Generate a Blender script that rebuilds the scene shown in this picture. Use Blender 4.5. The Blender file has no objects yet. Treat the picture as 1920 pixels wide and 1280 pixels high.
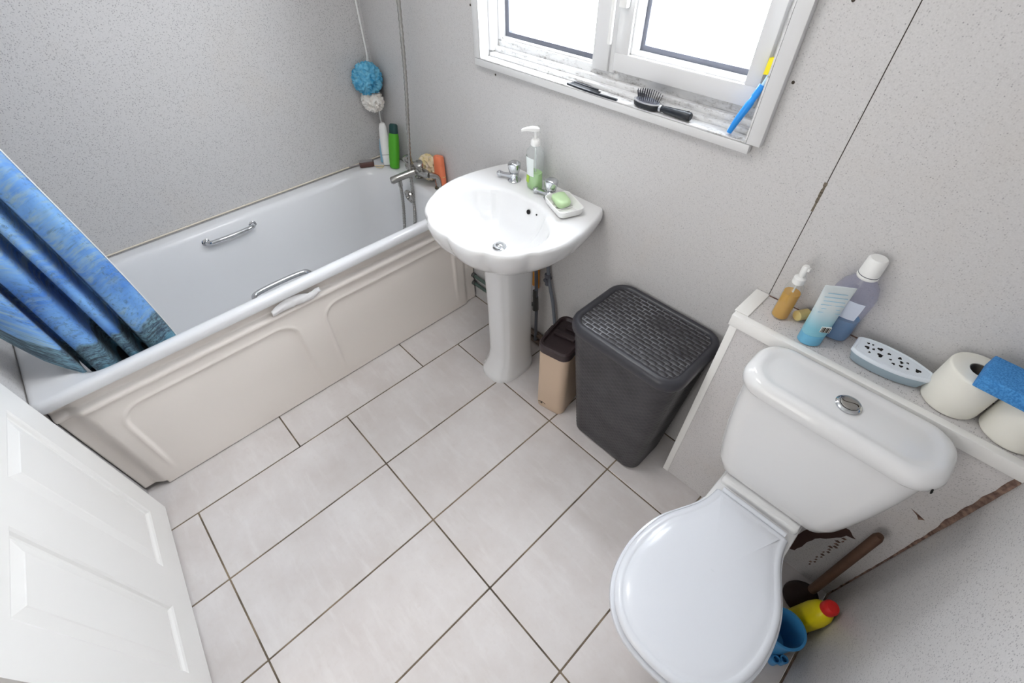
import bpy, bmesh, math, random
from mathutils import Vector, Matrix, noise as mnoise
PI = math.pi
random.seed(7)
SC = bpy.context.scene
COL = SC.collection

# ------------------------------------------------------------------ camera
cam_d = bpy.data.cameras.new('camera')
cam_d.sensor_width = 36.0
cam_d.lens = 854.88 / 1920 * 36.0
cam_d.clip_start = 0.01
cam = bpy.data.objects.new('camera', cam_d)
cam.location = (1.28994, -0.83124, 1.60722)
cam.rotation_euler = (0.7579, 0.0128, 0.8127)
COL.objects.link(cam)
SC.camera = cam

# ------------------------------------------------------------------ world, lights, exposure
W = bpy.data.worlds.new('overcast_sky'); SC.world = W
W.use_nodes = True
bg = W.node_tree.nodes['Background']
bg.inputs[0].default_value = (0.93, 0.965, 1.0, 1)
bg.inputs[1].default_value = 22.0

def area(name, loc, rot, sx, sy, power, color=(1, 1, 1), portal=False):
    l = bpy.data.lights.new(name, 'AREA'); l.shape = 'RECTANGLE'
    l.size = sx; l.size_y = sy; l.energy = power; l.color = color
    if portal: l.cycles.is_portal = True
    o = bpy.data.objects.new(name, l); o.location = loc; o.rotation_euler = rot
    COL.objects.link(o)
    return o
area('window_portal', (0.425, 0.46, 1.45), (math.radians(-90), 0, 0), 1.0, 0.7, 1, portal=True)
area('ceiling_light', (0.38, -0.45, 2.06), (0, 0, 0), 0.4, 0.4, 5.6, (1.0, 0.96, 0.92))
area('hall_fill_light', (0.95, -2.40, 1.05), (math.radians(90), 0, 0), 0.8, 1.5, 9.5, (1.0, 0.965, 0.93))  # added fill in the unseen hall, no window behind it; brightens the room

SC.view_settings.view_transform = 'Standard'
SC.view_settings.look = 'None'
SC.view_settings.gamma = 1.0
SC.view_settings.use_curve_mapping = False
SC.view_settings.exposure = 0.20

# ------------------------------------------------------------------ materials
def lin(c):
    return tuple((x / 12.92 if x <= 0.04045 else ((x + 0.055) / 1.055) ** 2.4) for x in (v / 255.0 for v in c))

def base_mat(name, rgb, rough=0.5, metal=0.0, spec=0.5, coat=0.0, trans=0.0, ior=1.45, sss=0.0, sheen=0.0):
    m = bpy.data.materials.new(name); m.use_nodes = True
    b = m.node_tree.nodes['Principled BSDF']
    b.inputs['Base Color'].default_value = (*lin(rgb), 1)
    b.inputs['Roughness'].default_value = rough
    b.inputs['Metallic'].default_value = metal
    b.inputs['Specular IOR Level'].default_value = spec
    b.inputs['Coat Weight'].default_value = coat
    b.inputs['Coat Roughness'].default_value = 0.05
    b.inputs['Transmission Weight'].default_value = trans
    b.inputs['IOR'].default_value = ior
    if sheen: b.inputs['Sheen Weight'].default_value = sheen
    return m

class NT:
    def __init__(s, m): s.t = m.node_tree; s.n = s.t.nodes; s.b = s.n['Principled BSDF']
    def add(s, typ, **kw):
        n = s.n.new(typ)
        for k, v in kw.items():
            if k.startswith('i_'):
                key = k[2:]
                n.inputs[int(key) if key.isdigit() else key.replace('_', ' ')].default_value = v
            else: setattr(n, k, v)
        return n
    def link(s, a, b): s.t.links.new(a, b)
    def coord(s): 
        g = s.add('ShaderNodeNewGeometry'); return g.outputs['Position']
    def obj(s): return s.add('ShaderNodeTexCoord').outputs['Object']
    def noise(s, vec, scale, detail=3, rough=0.55):
        n = s.add('ShaderNodeTexNoise'); n.inputs['Scale'].default_value = scale
        n.inputs['Detail'].default_value = detail; n.inputs['Roughness'].default_value = rough
        s.link(vec, n.inputs['Vector']); return n.outputs['Fac']
    def ramp(s, fac, p0, p1, c0=0.0, c1=1.0):
        n = s.add('ShaderNodeMapRange'); n.inputs[1].default_value = p0; n.inputs[2].default_value = p1
        n.inputs[3].default_value = c0; n.inputs[4].default_value = c1
        s.link(fac, n.inputs[0]); return n.outputs[0]
    def mix(s, fac, a, b):
        n = s.add('ShaderNodeMix', data_type='RGBA')
        for inp, v in ((n.inputs[0], fac), (n.inputs[6], a), (n.inputs[7], b)):
            if isinstance(v, (int, float)): inp.default_value = v
            elif isinstance(v, tuple): inp.default_value = (*v, 1) if len(v) == 3 else v
            else: s.link(v, inp)
        return n.outputs[2]
    def math(s, op, a, b=0.0):
        n = s.add('ShaderNodeMath', operation=op)
        for i, v in enumerate((a, b)):
            if isinstance(v, (int, float)): n.inputs[i].default_value = v
            else: s.link(v, n.inputs[i])
        return n.outputs[0]
    def bump(s, h, strength=0.2, dist=0.01):
        n = s.add('ShaderNodeBump'); n.inputs['Strength'].default_value = strength; n.inputs['Distance'].default_value = dist
        s.link(h, n.inputs['Height']); s.link(n.outputs[0], s.b.inputs['Normal'])
    def color(s, c): s.link(c, s.b.inputs['Base Color'])
    def rough(s, c): s.link(c, s.b.inputs['Roughness'])

def speckle_mat(name, rgb, dark=(146, 144, 147), scale=290, amount=0.34, stain=0.16):
    m = base_mat(name, rgb, rough=0.42, spec=0.45)
    n = NT(m); p = n.coord()
    vo = n.add('ShaderNodeTexVoronoi'); vo.inputs['Scale'].default_value = scale; n.link(p, vo.inputs['Vector'])
    sep = n.add('ShaderNodeSeparateColor'); n.link(vo.outputs['Color'], sep.inputs[0])
    pick = n.ramp(sep.outputs[0], 1 - amount - 0.02, 1 - amount + 0.02)
    near = n.ramp(vo.outputs['Distance'], 0.52, 0.30)
    fac = n.math('MULTIPLY', pick, near)
    strength = n.math('POWER', n.ramp(sep.outputs[1], 0.0, 1.0, 0.15, 0.98), 1.6)
    fac = n.math('MULTIPLY', fac, strength)
    c = n.mix(fac, lin(rgb), lin(dark))
    fine = n.noise(p, 420, 2)
    c = n.mix(n.ramp(fine, 0.35, 0.75, 0.0, 0.30), c, lin((rgb[0] - 34, rgb[1] - 34, rgb[2] - 34)))
    st = n.noise(p, 2.6, 5, 0.6)
    c = n.mix(n.ramp(st, 0.56, 0.78, 0.0, stain), c, lin((206, 192, 172)))
    n.color(c)
    n.bump(fine, 0.06, 0.001)
    return m

M = {}
M['panel'] = speckle_mat('speckled_laminate', (211, 209, 208))
M['panel_worn'] = speckle_mat('speckled_laminate_worn', (220, 217, 216), dark=(132, 129, 130), amount=0.36, stain=0.34)
M['white_paint'] = base_mat('white_gloss_paint', (247, 246, 243), 0.32)
M['ceiling'] = base_mat('ceiling_paint', (240, 240, 238), 0.8)
M['hall_carpet'] = base_mat('hall_carpet', (150, 140, 130), 0.95)

def tile_mat():
    m = base_mat('beige_porcelain', (208, 199, 194), 0.38)
    n = NT(m); p = n.coord()
    inf = n.add('ShaderNodeObjectInfo')
    off = n.add('ShaderNodeVectorMath', operation='SCALE'); off.inputs[3].default_value = 7.0
    comb = n.add('ShaderNodeCombineXYZ')
    n.link(inf.outputs['Random'], comb.inputs[0]); n.link(inf.outputs['Random'], comb.inputs[1])
    n.link(comb.outputs[0], off.inputs[0])
    ad = n.add('ShaderNodeVectorMath', operation='ADD'); n.link(p, ad.inputs[0]); n.link(off.outputs[0], ad.inputs[1])
    a = n.noise(ad.outputs[0], 4.5, 6, 0.62)
    st = n.add('ShaderNodeMapping'); st.inputs['Rotation'].default_value = (0, 0, 0.6); st.inputs['Scale'].default_value = (2.0, 9.0, 1)
    n.link(ad.outputs[0], st.inputs['Vector'])
    b = n.noise(st.outputs[0], 3.0, 5, 0.6)
    c = n.mix(n.ramp(a, 0.32, 0.7), lin((214, 207, 204)), lin((229, 225, 224)))
    c = n.mix(n.ramp(b, 0.52, 0.72, 0.0, 0.45), c, lin((236, 233, 232)))
    c = n.mix(n.ramp(n.noise(ad.outputs[0], 60, 3), 0.55, 0.8, 0, 0.2), c, lin((204, 193, 185)))
    n.color(c)
    n.rough(n.ramp(a, 0.3, 0.7, 0.33, 0.5))
    n.bump(n.noise(p, 45, 4), 0.05, 0.002)
    return m
M['tile'] = tile_mat()

def grout_mat():
    m = base_mat('dirty_grout', (118, 108, 98), 0.95)
    n = NT(m); p = n.coord()
    n.color(n.mix(n.ramp(n.noise(p, 9, 4), 0.35, 0.65), lin((86, 78, 68)), lin((150, 134, 114))))
    return m
M['grout'] = grout_mat()

M['ceramic'] = base_mat('white_ceramic', (231, 231, 231), 0.10, spec=0.5, coat=0.3)
M['seat'] = base_mat('white_seat_plastic', (226, 229, 235), 0.16, spec=0.5)
M['acrylic'] = base_mat('white_bath_acrylic', (230, 231, 233), 0.17)
M['cream_panel'] = base_mat('cream_bath_panel', (246, 239, 232), 0.34)
M['chrome'] = base_mat('chrome', (205, 207, 210), 0.08, metal=1.0)
M['dull_chrome'] = base_mat('dull_chrome', (176, 174, 170), 0.24, metal=1.0)
M['black_hole'] = base_mat('dark_hole', (22, 20, 20), 0.9)
M['dark_gap'] = base_mat('dark_gap', (70, 62, 54), 0.9)
M['pvc'] = base_mat('white_pvc', (222, 222, 222), 0.35)

def dirty_pvc():
    m = base_mat('mouldy_white_pvc', (236, 236, 236), 0.4)
    n = NT(m); p = n.coord()
    st = n.add('ShaderNodeMapping'); st.inputs['Scale'].default_value = (1.0, 3.5, 3.5); n.link(p, st.inputs['Vector'])
    a = n.ramp(n.noise(st.outputs[0], 18, 6, 0.7), 0.48, 0.66)
    sp = n.ramp(n.noise(p, 130, 3, 0.6), 0.48, 0.62)
    f = n.math('MULTIPLY', a, n.ramp(sp, 0, 1, 0.35, 1.0))
    n.color(n.mix(n.math('MULTIPLY', f, 0.8), lin((226, 226, 226)), lin((104, 96, 88))))
    return m
M['pvc_dirty'] = dirty_pvc()
M['gasket'] = base_mat('grey_window_gasket', (92, 94, 104), 0.5)

def glass_pane():
    m = bpy.data.materials.new('obscure_window_glass'); m.use_nodes = True
    t = m.node_tree; t.nodes.clear()
    out = t.nodes.new('ShaderNodeOutputMaterial')
    tr = t.nodes.new('ShaderNodeBsdfTransparent'); tr.inputs[0].default_value = (0.97, 0.985, 1, 1)
    tl = t.nodes.new('ShaderNodeBsdfTranslucent'); tl.inputs[0].default_value = (0.95, 0.97, 1, 1)
    gl = t.nodes.new('ShaderNodeBsdfGlossy'); gl.inputs['Roughness'].default_value = 0.08
    a = t.nodes.new('ShaderNodeMixShader'); a.inputs[0].default_value = 0.2
    t.links.new(tr.outputs[0], a.inputs[1]); t.links.new(tl.outputs[0], a.inputs[2])
    b = t.nodes.new('ShaderNodeMixShader'); b.inputs[0].default_value = 0.05
    t.links.new(a.outputs[0], b.inputs[1]); t.links.new(gl.outputs[0], b.inputs[2])
    t.links.new(b.outputs[0], out.inputs[0])
    return m
M['glass'] = glass_pane()

def clear_plastic(name, rgb, fac=0.75, diff=None):
    """thin see-through tinted plastic: transparent + tinted diffuse + gloss"""
    m = bpy.data.materials.new(name); m.use_nodes = True
    t = m.node_tree; t.nodes.clear()
    out = t.nodes.new('ShaderNodeOutputMaterial')
    tr = t.nodes.new('ShaderNodeBsdfTransparent'); tr.inputs[0].default_value = (*lin(rgb), 1)
    df = t.nodes.new('ShaderNodeBsdfDiffuse'); df.inputs[0].default_value = (*lin(diff or rgb), 1)
    gl = t.nodes.new('ShaderNodeBsdfGlossy'); gl.inputs['Roughness'].default_value = 0.06
    a = t.nodes.new('ShaderNodeMixShader'); a.inputs[0].default_value = 1 - fac
    t.links.new(tr.outputs[0], a.inputs[1]); t.links.new(df.outputs[0], a.inputs[2])
    lw = t.nodes.new('ShaderNodeLayerWeight'); lw.inputs[0].default_value = 0.5
    pw = t.nodes.new('ShaderNodeMath'); pw.operation = 'POWER'; pw.inputs[1].default_value = 4.0
    t.links.new(lw.outputs['Facing'], pw.inputs[0])
    fr = t.nodes.new('ShaderNodeMath'); fr.operation = 'MULTIPLY_ADD'; fr.inputs[1].default_value = 0.35; fr.inputs[2].default_value = 0.04
    t.links.new(pw.outputs[0], fr.inputs[0])
    b = t.nodes.new('ShaderNodeMixShader')
    t.links.new(fr.outputs[0], b.inputs[0])
    t.links.new(a.outputs[0], b.inputs[1]); t.links.new(gl.outputs[0], b.inputs[2])
    t.links.new(b.outputs[0], out.inputs[0])
    return m
M['clear'] = clear_plastic('clear_bottle_plastic', (252, 254, 254), 0.93)
M['clear_violet'] = clear_plastic('pale_violet_bottle_plastic', (238, 238, 246), 0.82, (228, 228, 242))
M['amber'] = clear_plastic('amber_oil', (240, 200, 84), 0.45, (238, 186, 50))
M['blue_liquid'] = clear_plastic('blue_mouthwash', (110, 196, 230), 0.35, (52, 160, 212))
M['green_liquid'] = clear_plastic('green_soap_liquid', (224, 244, 208), 0.5, (196, 238, 164))
M['white_plastic'] = base_mat('white_plastic', (240, 240, 238), 0.3)
M['label_white'] = base_mat('pale_label', (226, 232, 230), 0.4)
M['label_lavender'] = base_mat('lavender_label', (214, 222, 238), 0.4)
M['lime'] = base_mat('lime_print', (170, 204, 70), 0.4)
M['green_plastic'] = base_mat('bright_green_plastic', (84, 176, 44), 0.3)
M['dark_green'] = base_mat('dark_green_cap', (26, 66, 66), 0.35)
M['orange_plastic'] = base_mat('orange_plastic', (246, 138, 98), 0.35)
M['cream_plastic'] = base_mat('cream_plastic', (226, 206, 140), 0.4)
M['pale_blue_plastic'] = base_mat('pale_blue_plastic', (150, 198, 222), 0.4)
M['light_blue_cap'] = base_mat('light_blue_cap', (112, 182, 216), 0.35)
M['freshener_base'] = base_mat('grey_blue_plastic', (164, 184, 196), 0.35)
M['freshener_top'] = base_mat('white_blue_plastic', (226, 234, 242), 0.3)
M['paper'] = base_mat('tissue_paper', (240, 238, 228), 0.95)
M['card'] = base_mat('grey_card_tube', (120, 112, 104), 0.9)
M['soap'] = base_mat('pale_green_soap', (196, 224, 176), 0.45)
M['black_plastic'] = base_mat('black_plastic', (34, 38, 44), 0.35)
M['silver_trim'] = base_mat('silver_edge', (190, 190, 192), 0.3, metal=0.6)
M['bristle'] = base_mat('dark_bristles', (60, 60, 66), 0.4)
M['tb_blue'] = base_mat('blue_toothbrush_plastic', (42, 146, 232), 0.3)
M['tb_clear'] = base_mat('pale_blue_rubber', (190, 220, 240), 0.3)
M['tb_yellow'] = base_mat('yellow_bristles', (250, 232, 40), 0.6)
M['beige_plastic'] = base_mat('beige_bin_plastic', (206, 182, 158), 0.42)
M['brown_lid'] = base_mat('dark_brown_lid_plastic', (58, 46, 48), 0.4)
M['yellow_plastic'] = base_mat('yellow_bottle_plastic', (232, 214, 20), 0.35)
M['red_cap'] = base_mat('red_cap', (214, 40, 38), 0.4)
M['pot_blue'] = base_mat('blue_pot_plastic', (66, 146, 204), 0.35)
M['rubber'] = base_mat('dark_rubber', (44, 28, 26), 0.7)
M['copper_pipe'] = base_mat('grey_painted_pipe', (116, 122, 132), 0.45)
M['brass_dull'] = base_mat('dull_valve_metal', (108, 110, 110), 0.4, metal=0.7)
M['brown_pipe'] = base_mat('brown_copper_pipe', (112, 96, 84), 0.5)
M['green_pipe'] = base_mat('green_stained_pipe', (86, 104, 98), 0.5)
M['orange_tag'] = base_mat('orange_tape', (228, 156, 58), 0.6)
M['tape'] = base_mat('white_tape', (250, 249, 250), 0.55)
M['sealant'] = base_mat('cream_sealant', (232, 222, 206), 0.6)
M['brown_brush'] = base_mat('brown_plastic', (92, 62, 56), 0.4)
M['grey_plastic'] = base_mat('grey_plastic', (150, 146, 146), 0.4)

def chipboard():
    m = base_mat('torn_brown_board', (120, 94, 84), 0.95)
    n = NT(m); p = n.coord()
    n.color(n.mix(n.ramp(n.noise(p, 70, 4), 0.35, 0.65), lin((84, 64, 58)), lin((150, 124, 110))))
    return m
M['chip'] = chipboard()
M['dark_chip'] = base_mat('dark_torn_board', (78, 56, 52), 0.95)

def wood_stick():
    m = base_mat('brown_wood_stick', (120, 84, 62), 0.6)
    n = NT(m); p = n.coord()
    n.color(n.mix(n.noise(p, 25, 4), lin((78, 52, 40)), lin((112, 84, 66))))
    return m
M['stick'] = wood_stick()
M['mould'] = base_mat('joint_mould', (128, 118, 104), 0.9)

def fluffy(name, a, b):
    m = base_mat(name, a, 0.8)
    n = NT(m); p = n.coord()
    n.color(n.mix(n.ramp(n.noise(p, 40, 3), 0.35, 0.65), lin(a), lin(b)))
    return m
M['puff_blue'] = fluffy('blue_net', (58, 150, 196), (130, 200, 226))
M['puff_white'] = fluffy('off_white_net', (236, 230, 222), (248, 245, 240))
M['puff_cream'] = fluffy('cream_net', (222, 204, 150), (240, 226, 206))

def sponge_mat():
    m = base_mat('blue_sponge', (52, 128, 196), 0.9)
    n = NT(m); p = n.coord()
    h = n.noise(p, 320, 3)
    n.color(n.mix(n.ramp(h, 0.4, 0.6), lin((56, 126, 196)), lin((84, 158, 222))))
    n.bump(h, 0.5, 0.002)
    return m
M['sponge'] = sponge_mat()

def wicker_mat():
    m = base_mat('dark_moulded_wicker', (52, 50, 54), 0.42)
    n = NT(m)
    at = n.add('ShaderNodeAttribute', attribute_name='dust')
    p = n.coord()
    f = n.math('MULTIPLY', at.outputs['Fac'], n.ramp(n.noise(p, 14, 4), 0.35, 0.65, 0.25, 1.0))
    n.color(n.mix(f, lin((44, 42, 46)), lin((186, 188, 194))))
    n.rough(n.ramp(f, 0, 1, 0.36, 0.8))
    return m
M['wicker'] = wicker_mat()
M['wicker_rim'] = base_mat('dark_grey_plastic_rim', (56, 56, 62), 0.32)

def curtain_mat():
    m = base_mat('blue_printed_curtain', (90, 150, 214), 0.6, sheen=0.1)
    n = NT(m)
    at = n.add('ShaderNodeAttribute', attribute_name='cloth'); v = at.outputs['Vector']   # x along the cloth, z up from the hem
    sep = n.add('ShaderNodeSeparateXYZ'); n.link(v, sep.inputs[0])
    st = n.add('ShaderNodeMapping'); st.inputs['Scale'].default_value = (5.0, 1.0, 26.0); n.link(v, st.inputs['Vector'])
    st2 = n.add('ShaderNodeMapping'); st2.inputs['Scale'].default_value = (5.0, 1.0, 24.0); n.link(v, st2.inputs['Vector'])
    big = n.noise(v, 4.0, 5, 0.6)
    c = n.mix(n.ramp(big, 0.36, 0.64), lin((62, 118, 196)), lin((134, 184, 232)))
    band = n.noise(v, 5.0, 3)
    streak = n.noise(st.outputs[0], 2.2, 6, 0.7)
    gg = n.math('MULTIPLY', n.ramp(streak, 0.46, 0.6), n.ramp(band, 0.42, 0.54))
    c = n.mix(n.math('MULTIPLY', gg, 0.75), c, lin((150, 176, 184)))
    dk = n.math('MULTIPLY', n.ramp(n.noise(st.outputs[0], 3.6, 5, 0.7), 0.52, 0.62), n.ramp(n.noise(v, 6.5, 3), 0.46, 0.58))
    c = n.mix(n.math('MULTIPLY', dk, 0.6), c, lin((92, 116, 122)))
    spots = n.math('MULTIPLY', n.ramp(n.noise(v, 90, 4, 0.75), 0.52, 0.62), n.ramp(n.noise(v, 9, 3), 0.44, 0.58))
    c = n.mix(n.math('MULTIPLY', spots, 0.65), c, lin((74, 96, 106)))
    edge = n.math('ADD', sep.outputs[2], n.math('MULTIPLY', n.math('SUBTRACT', n.noise(v, 14, 4), 0.5), 0.09))
    rock = n.mix(n.ramp(n.noise(st2.outputs[0], 4.0, 6, 0.75), 0.42, 0.58), lin((52, 64, 72)), lin((116, 152, 164)))
    rock = n.mix(n.ramp(n.noise(v, 120, 3), 0.5, 0.64, 0, 0.7), rock, lin((44, 42, 46)))
    c = n.mix(n.math('MULTIPLY', n.ramp(edge, 0.208, 0.198), 0.92), c, rock)
    c = n.mix(n.math('MULTIPLY', n.ramp(edge, 0.115, 0.10), 0.5), c, lin((96, 160, 186)))
    c = n.mix(n.ramp(edge, 0.075, 0.065), c, lin((30, 40, 52)))
    n.color(c)
    return m
M['curtain'] = curtain_mat()

# ------------------------------------------------------------------ geometry helpers
def world_loc(o):
    v = Vector((0, 0, 0))
    while o is not None:
        v += o.location; o = o.parent
    return v

def link(name, me, mat=None, parent=None, smooth=True):
    o = bpy.data.objects.new(name, me); COL.objects.link(o)
    if mat is not None and not me.materials: me.materials.append(M[mat] if isinstance(mat, str) else mat)
    if parent is not None: o.parent = parent
    if smooth:
        me.polygons.foreach_set('use_smooth', [True] * len(me.polygons))
        if hasattr(me, 'set_sharp_from_angle'): me.set_sharp_from_angle(angle=math.radians(smooth if smooth is not True else 40))
    me.update()
    return o

def mk(name, vf, mat, parent=None, smooth=True, world=True):
    """one mesh object; verts in world coordinates unless world=False (then local to the thing)"""
    v, f = vf
    if parent is not None and world:
        w = world_loc(parent); v = [Vector(p) - w for p in v]
    me = bpy.data.meshes.new(name)
    me.from_pydata([tuple(p) for p in v], [], f)
    bm = bmesh.new(); bm.from_mesh(me); bmesh.ops.recalc_face_normals(bm, faces=bm.faces); bm.to_mesh(me); bm.free()
    return link(name, me, mat, parent, smooth)

def thing(name, label, cat, loc=(0, 0, 0), rot=(0, 0, 0), group=None):
    o = bpy.data.objects.new(name, None); COL.objects.link(o)
    o.empty_display_size = 0.05
    o.location = loc; o.rotation_euler = rot
    o['label'] = label; o['category'] = cat
    if group: o['group'] = group
    return o

def tag(o, label, cat, group=None):
    o['label'] = label; o['category'] = cat
    if group: o['group'] = group
    return o

def setting(o, label=None, cat=None):
    o['kind'] = 'structure'
    if label: o['label'] = label
    if cat: o['category'] = cat
    return o

def join(*vfs):
    V, F = [], []
    for v, f in vfs:
        k = len(V); V += list(v); F += [tuple(i + k for i in q) for q in f]
    return V, F

def box(x0, x1, y0, y1, z0, z1):
    v = [(x, y, z) for z in (z0, z1) for y in (y0, y1) for x in (x0, x1)]
    f = [(0, 2, 3, 1), (4, 5, 7, 6), (0, 1, 5, 4), (2, 6, 7, 3), (0, 4, 6, 2), (1, 3, 7, 5)]
    return v, f

def bbox(x0, x1, y0, y1, z0, z1, b=0.003, seg=2):
    bm = bmesh.new()
    bmesh.ops.create_cube(bm, size=1.0)
    for v in bm.verts:
        v.co = Vector(((x0 + x1) / 2 + v.co.x * (x1 - x0), (y0 + y1) / 2 + v.co.y * (y1 - y0), (z0 + z1) / 2 + v.co.z * (z1 - z0)))
    bmesh.ops.bevel(bm, geom=bm.edges[:], offset=b, segments=seg, affect='EDGES', profile=0.5)
    V = [v.co.copy() for v in bm.verts]; bm.verts.index_update()
    F = [tuple(v.index for v in f.verts) for f in bm.faces]
    bm.free()
    return V, F

def loft(rings, closed=True, cap0=True, cap1=True):
    n = len(rings[0]); V = [p for r in rings for p in r]; F = []
    for i in range(len(rings) - 1):
        for j in range(n if closed else n - 1):
            a = i * n + j; b = i * n + (j + 1) % n
            F.append((a, b, b + n, a + n))
    if cap0: F.append(tuple(range(n - 1, -1, -1)))
    if cap1: F.append(tuple(range((len(rings) - 1) * n, len(rings) * n)))
    return V, F

def rrect(cx, cy, hx, hy, r, z, n=8):
    """rounded rectangle ring, 4*(n+1) points, counter-clockwise"""
    r = max(1e-4, min(r, hx, hy)); out = []
    for k, (sx, sy) in enumerate(((1, 1), (-1, 1), (-1, -1), (1, -1))):
        for i in range(n + 1):
            a = (k + i / n) * PI / 2
            out.append((cx + sx * (hx - r) + r * math.cos(a), cy + sy * (hy - r) + r * math.sin(a), z))
    return out

def circ(cx, cy, r, z, n=28, ry=None, e=2.0):
    out = []
    for i in range(n):
        a = 2 * PI * i / n; c, s = math.cos(a), math.sin(a)
        x = math.copysign(abs(c) ** (2 / e), c) * r
        y = math.copysign(abs(s) ** (2 / e), s) * (ry or r)
        out.append((cx + x, cy + y, z))
    return out

def lathe(cx, cy, prof, n=28):
    return loft([circ(cx, cy, max(r, 1e-4), z, n) for r, z in prof])

def spline(pts, per=8):
    P = [Vector(p) for p in pts]; out = []
    for i in range(len(P) - 1):
        p0 = P[max(i - 1, 0)]; p1 = P[i]; p2 = P[i + 1]; p3 = P[min(i + 2, len(P) - 1)]
        for k in range(per):
            t = k / per
            out.append(0.5 * ((2 * p1) + (-p0 + p2) * t + (2 * p0 - 5 * p1 + 4 * p2 - p3) * t * t + (-p0 + 3 * p1 - 3 * p2 + p3) * t ** 3))
    out.append(P[-1]); return out

def tube(pts, r, n=12, caps=True):
    P = [Vector(p) for p in pts]; R = r if isinstance(r, (list, tuple)) else [r] * len(P)
    rings = []; up = None
    for i, p in enumerate(P):
        t = (P[min(i + 1, len(P) - 1)] - P[max(i - 1, 0)]).normalized()
        if up is None:
            up = t.cross(Vector((0, 0, 1)))
            if up.length < 1e-3: up = t.cross(Vector((1, 0, 0)))
            up.normalize()
        up = (up - t * up.dot(t)).normalized(); q = t.cross(up)
        rings.append([p + (up * math.cos(2 * PI * k / n) + q * math.sin(2 * PI * k / n)) * R[i] for k in range(n)])
    return loft(rings, True, caps, caps)

def xf(vf, mat):
    v, f = vf; return [mat @ Vector(p) for p in v], f

def copy_tree(o, parent=None):
    c = o.copy(); COL.objects.link(c)
    if parent is not None: c.parent = parent
    for ch in list(o.children): copy_tree(ch, c)
    return c

def smoothstep(a, b, x):
    t = min(1, max(0, (x - a) / (b - a))); return t * t * (3 - 2 * t)

# ------------------------------------------------------------------ setting
LX, RX, WY, FY = -0.818, 1.665, 0.294, -1.31
BY, BX, BH = 0.16, 1.056, 0.767
CEIL = 2.10
WT = 0.10

# floor: grout bed and single tiles
fl = bpy.data.objects.new('floor', None); COL.objects.link(fl); setting(fl)
mk('grout_bed', box(LX - WT, RX + WT, -1.5, WY + WT, -0.06, -0.0022), 'grout', fl, smooth=False)
U = 0.3043; G = 0.0054
tile_meshes = {}
def tile(x0, x1, y0, y1):
    x0, x1 = max(x0, LX + 0.55), min(x1, RX - 0.002); y0, y1 = max(y0, -1.395), min(y1, WY - 0.002)
    if x1 - x0 < 0.02 or y1 - y0 < 0.02: return
    x0 += G / 2; x1 -= G / 2; y0 += G / 2; y1 -= G / 2
    key = (round(x1 - x0, 4), round(y1 - y0, 4))
    if key not in tile_meshes:
        hx, hy = key[0] / 2, key[1] / 2
        rings = [rrect(0, 0, hx, hy, 0.001, -0.005, 1), rrect(0, 0, hx, hy, 0.001, -0.0008, 1), rrect(0, 0, hx - 0.0012, hy - 0.0012, 0.001, 0, 1)]
        v, f = loft(rings)
        me = bpy.data.meshes.new('tile'); me.from_pydata(v, [], f); me.materials.append(M['tile']); tile_meshes[key] = me
    o = bpy.data.objects.new('tile', tile_meshes[key]); COL.objects.link(o); o.parent = fl
    o.location = ((x0 + x1) / 2, (y0 + y1) / 2, random.uniform(-0.0003, 0))
for i in range(6):
    for k in range(4): tile(i * U, (i + 1) * U, -1.8 + 0.6 * k, -1.2 + 0.6 * k)
for k in range(4): tile(-U, 0, -1.413 + 0.604 * k, -0.809 + 0.604 * k)

# walls (laminate panels are pieces of their own)
wb = bpy.data.objects.new('wall_back', None); COL.objects.link(wb); setting(wb)
SX = 1.0816
WX0, WX1, WZ0, WZ1 = -0.048, 0.893, 1.150, 1.78
mk('wall_panel', join(box(LX - WT, WX0, WY, WY + WT, 0, CEIL), box(WX1, SX - 0.001, WY, WY + WT, 0, CEIL),
                      box(WX0, WX1, WY, WY + WT, 0, WZ0), box(WX0, WX1, WY, WY + WT, WZ1, CEIL)), 'panel', wb, smooth=False)
mk('wall_panel', box(SX + 0.001, RX + WT, WY, WY + WT, 0, CEIL), 'panel', wb, smooth=False)
mk('panel_joint', box(SX - 0.001, SX + 0.001, WY + 0.0015, WY + WT, 0, CEIL), 'dark_gap', wb, smooth=False)
for k in range(9):
    z = 1.115 - 0.0075 * k; w_ = random.uniform(0.001, 0.0035)
    mk('joint_stain', box(SX - 0.002 - w_, SX + 0.001 + w_ * 0.4, WY - 0.0004, WY + 0.002, z - 0.005, z + 0.004), 'mould', wb, smooth=False)
for x, z in ((0.981, 1.428), (0.936, 1.285), (-0.098, 1.29), (0.012, 1.112)):
    mk('screw_head', xf(lathe(0, 0, [(0.0035, 0), (0.003, 0.0012), (0.0008, 0.0015)], 10), Matrix.Translation((x, WY, z)) @ Matrix.Rotation(PI / 2, 4, 'X')), 'dark_gap', wb)
wl = bpy.data.objects.new('wall_left', None); COL.objects.link(wl); setting(wl)
mk('wall_panel', box(LX - WT, LX, -1.45, WY, 0, CEIL), 'panel', wl, smooth=False)
wr = bpy.data.objects.new('wall_right', None); COL.objects.link(wr); setting(wr)
mk('wall_panel', box(RX, RX + WT, -1.5, WY, 0, CEIL), 'panel', wr, smooth=False)
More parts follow.
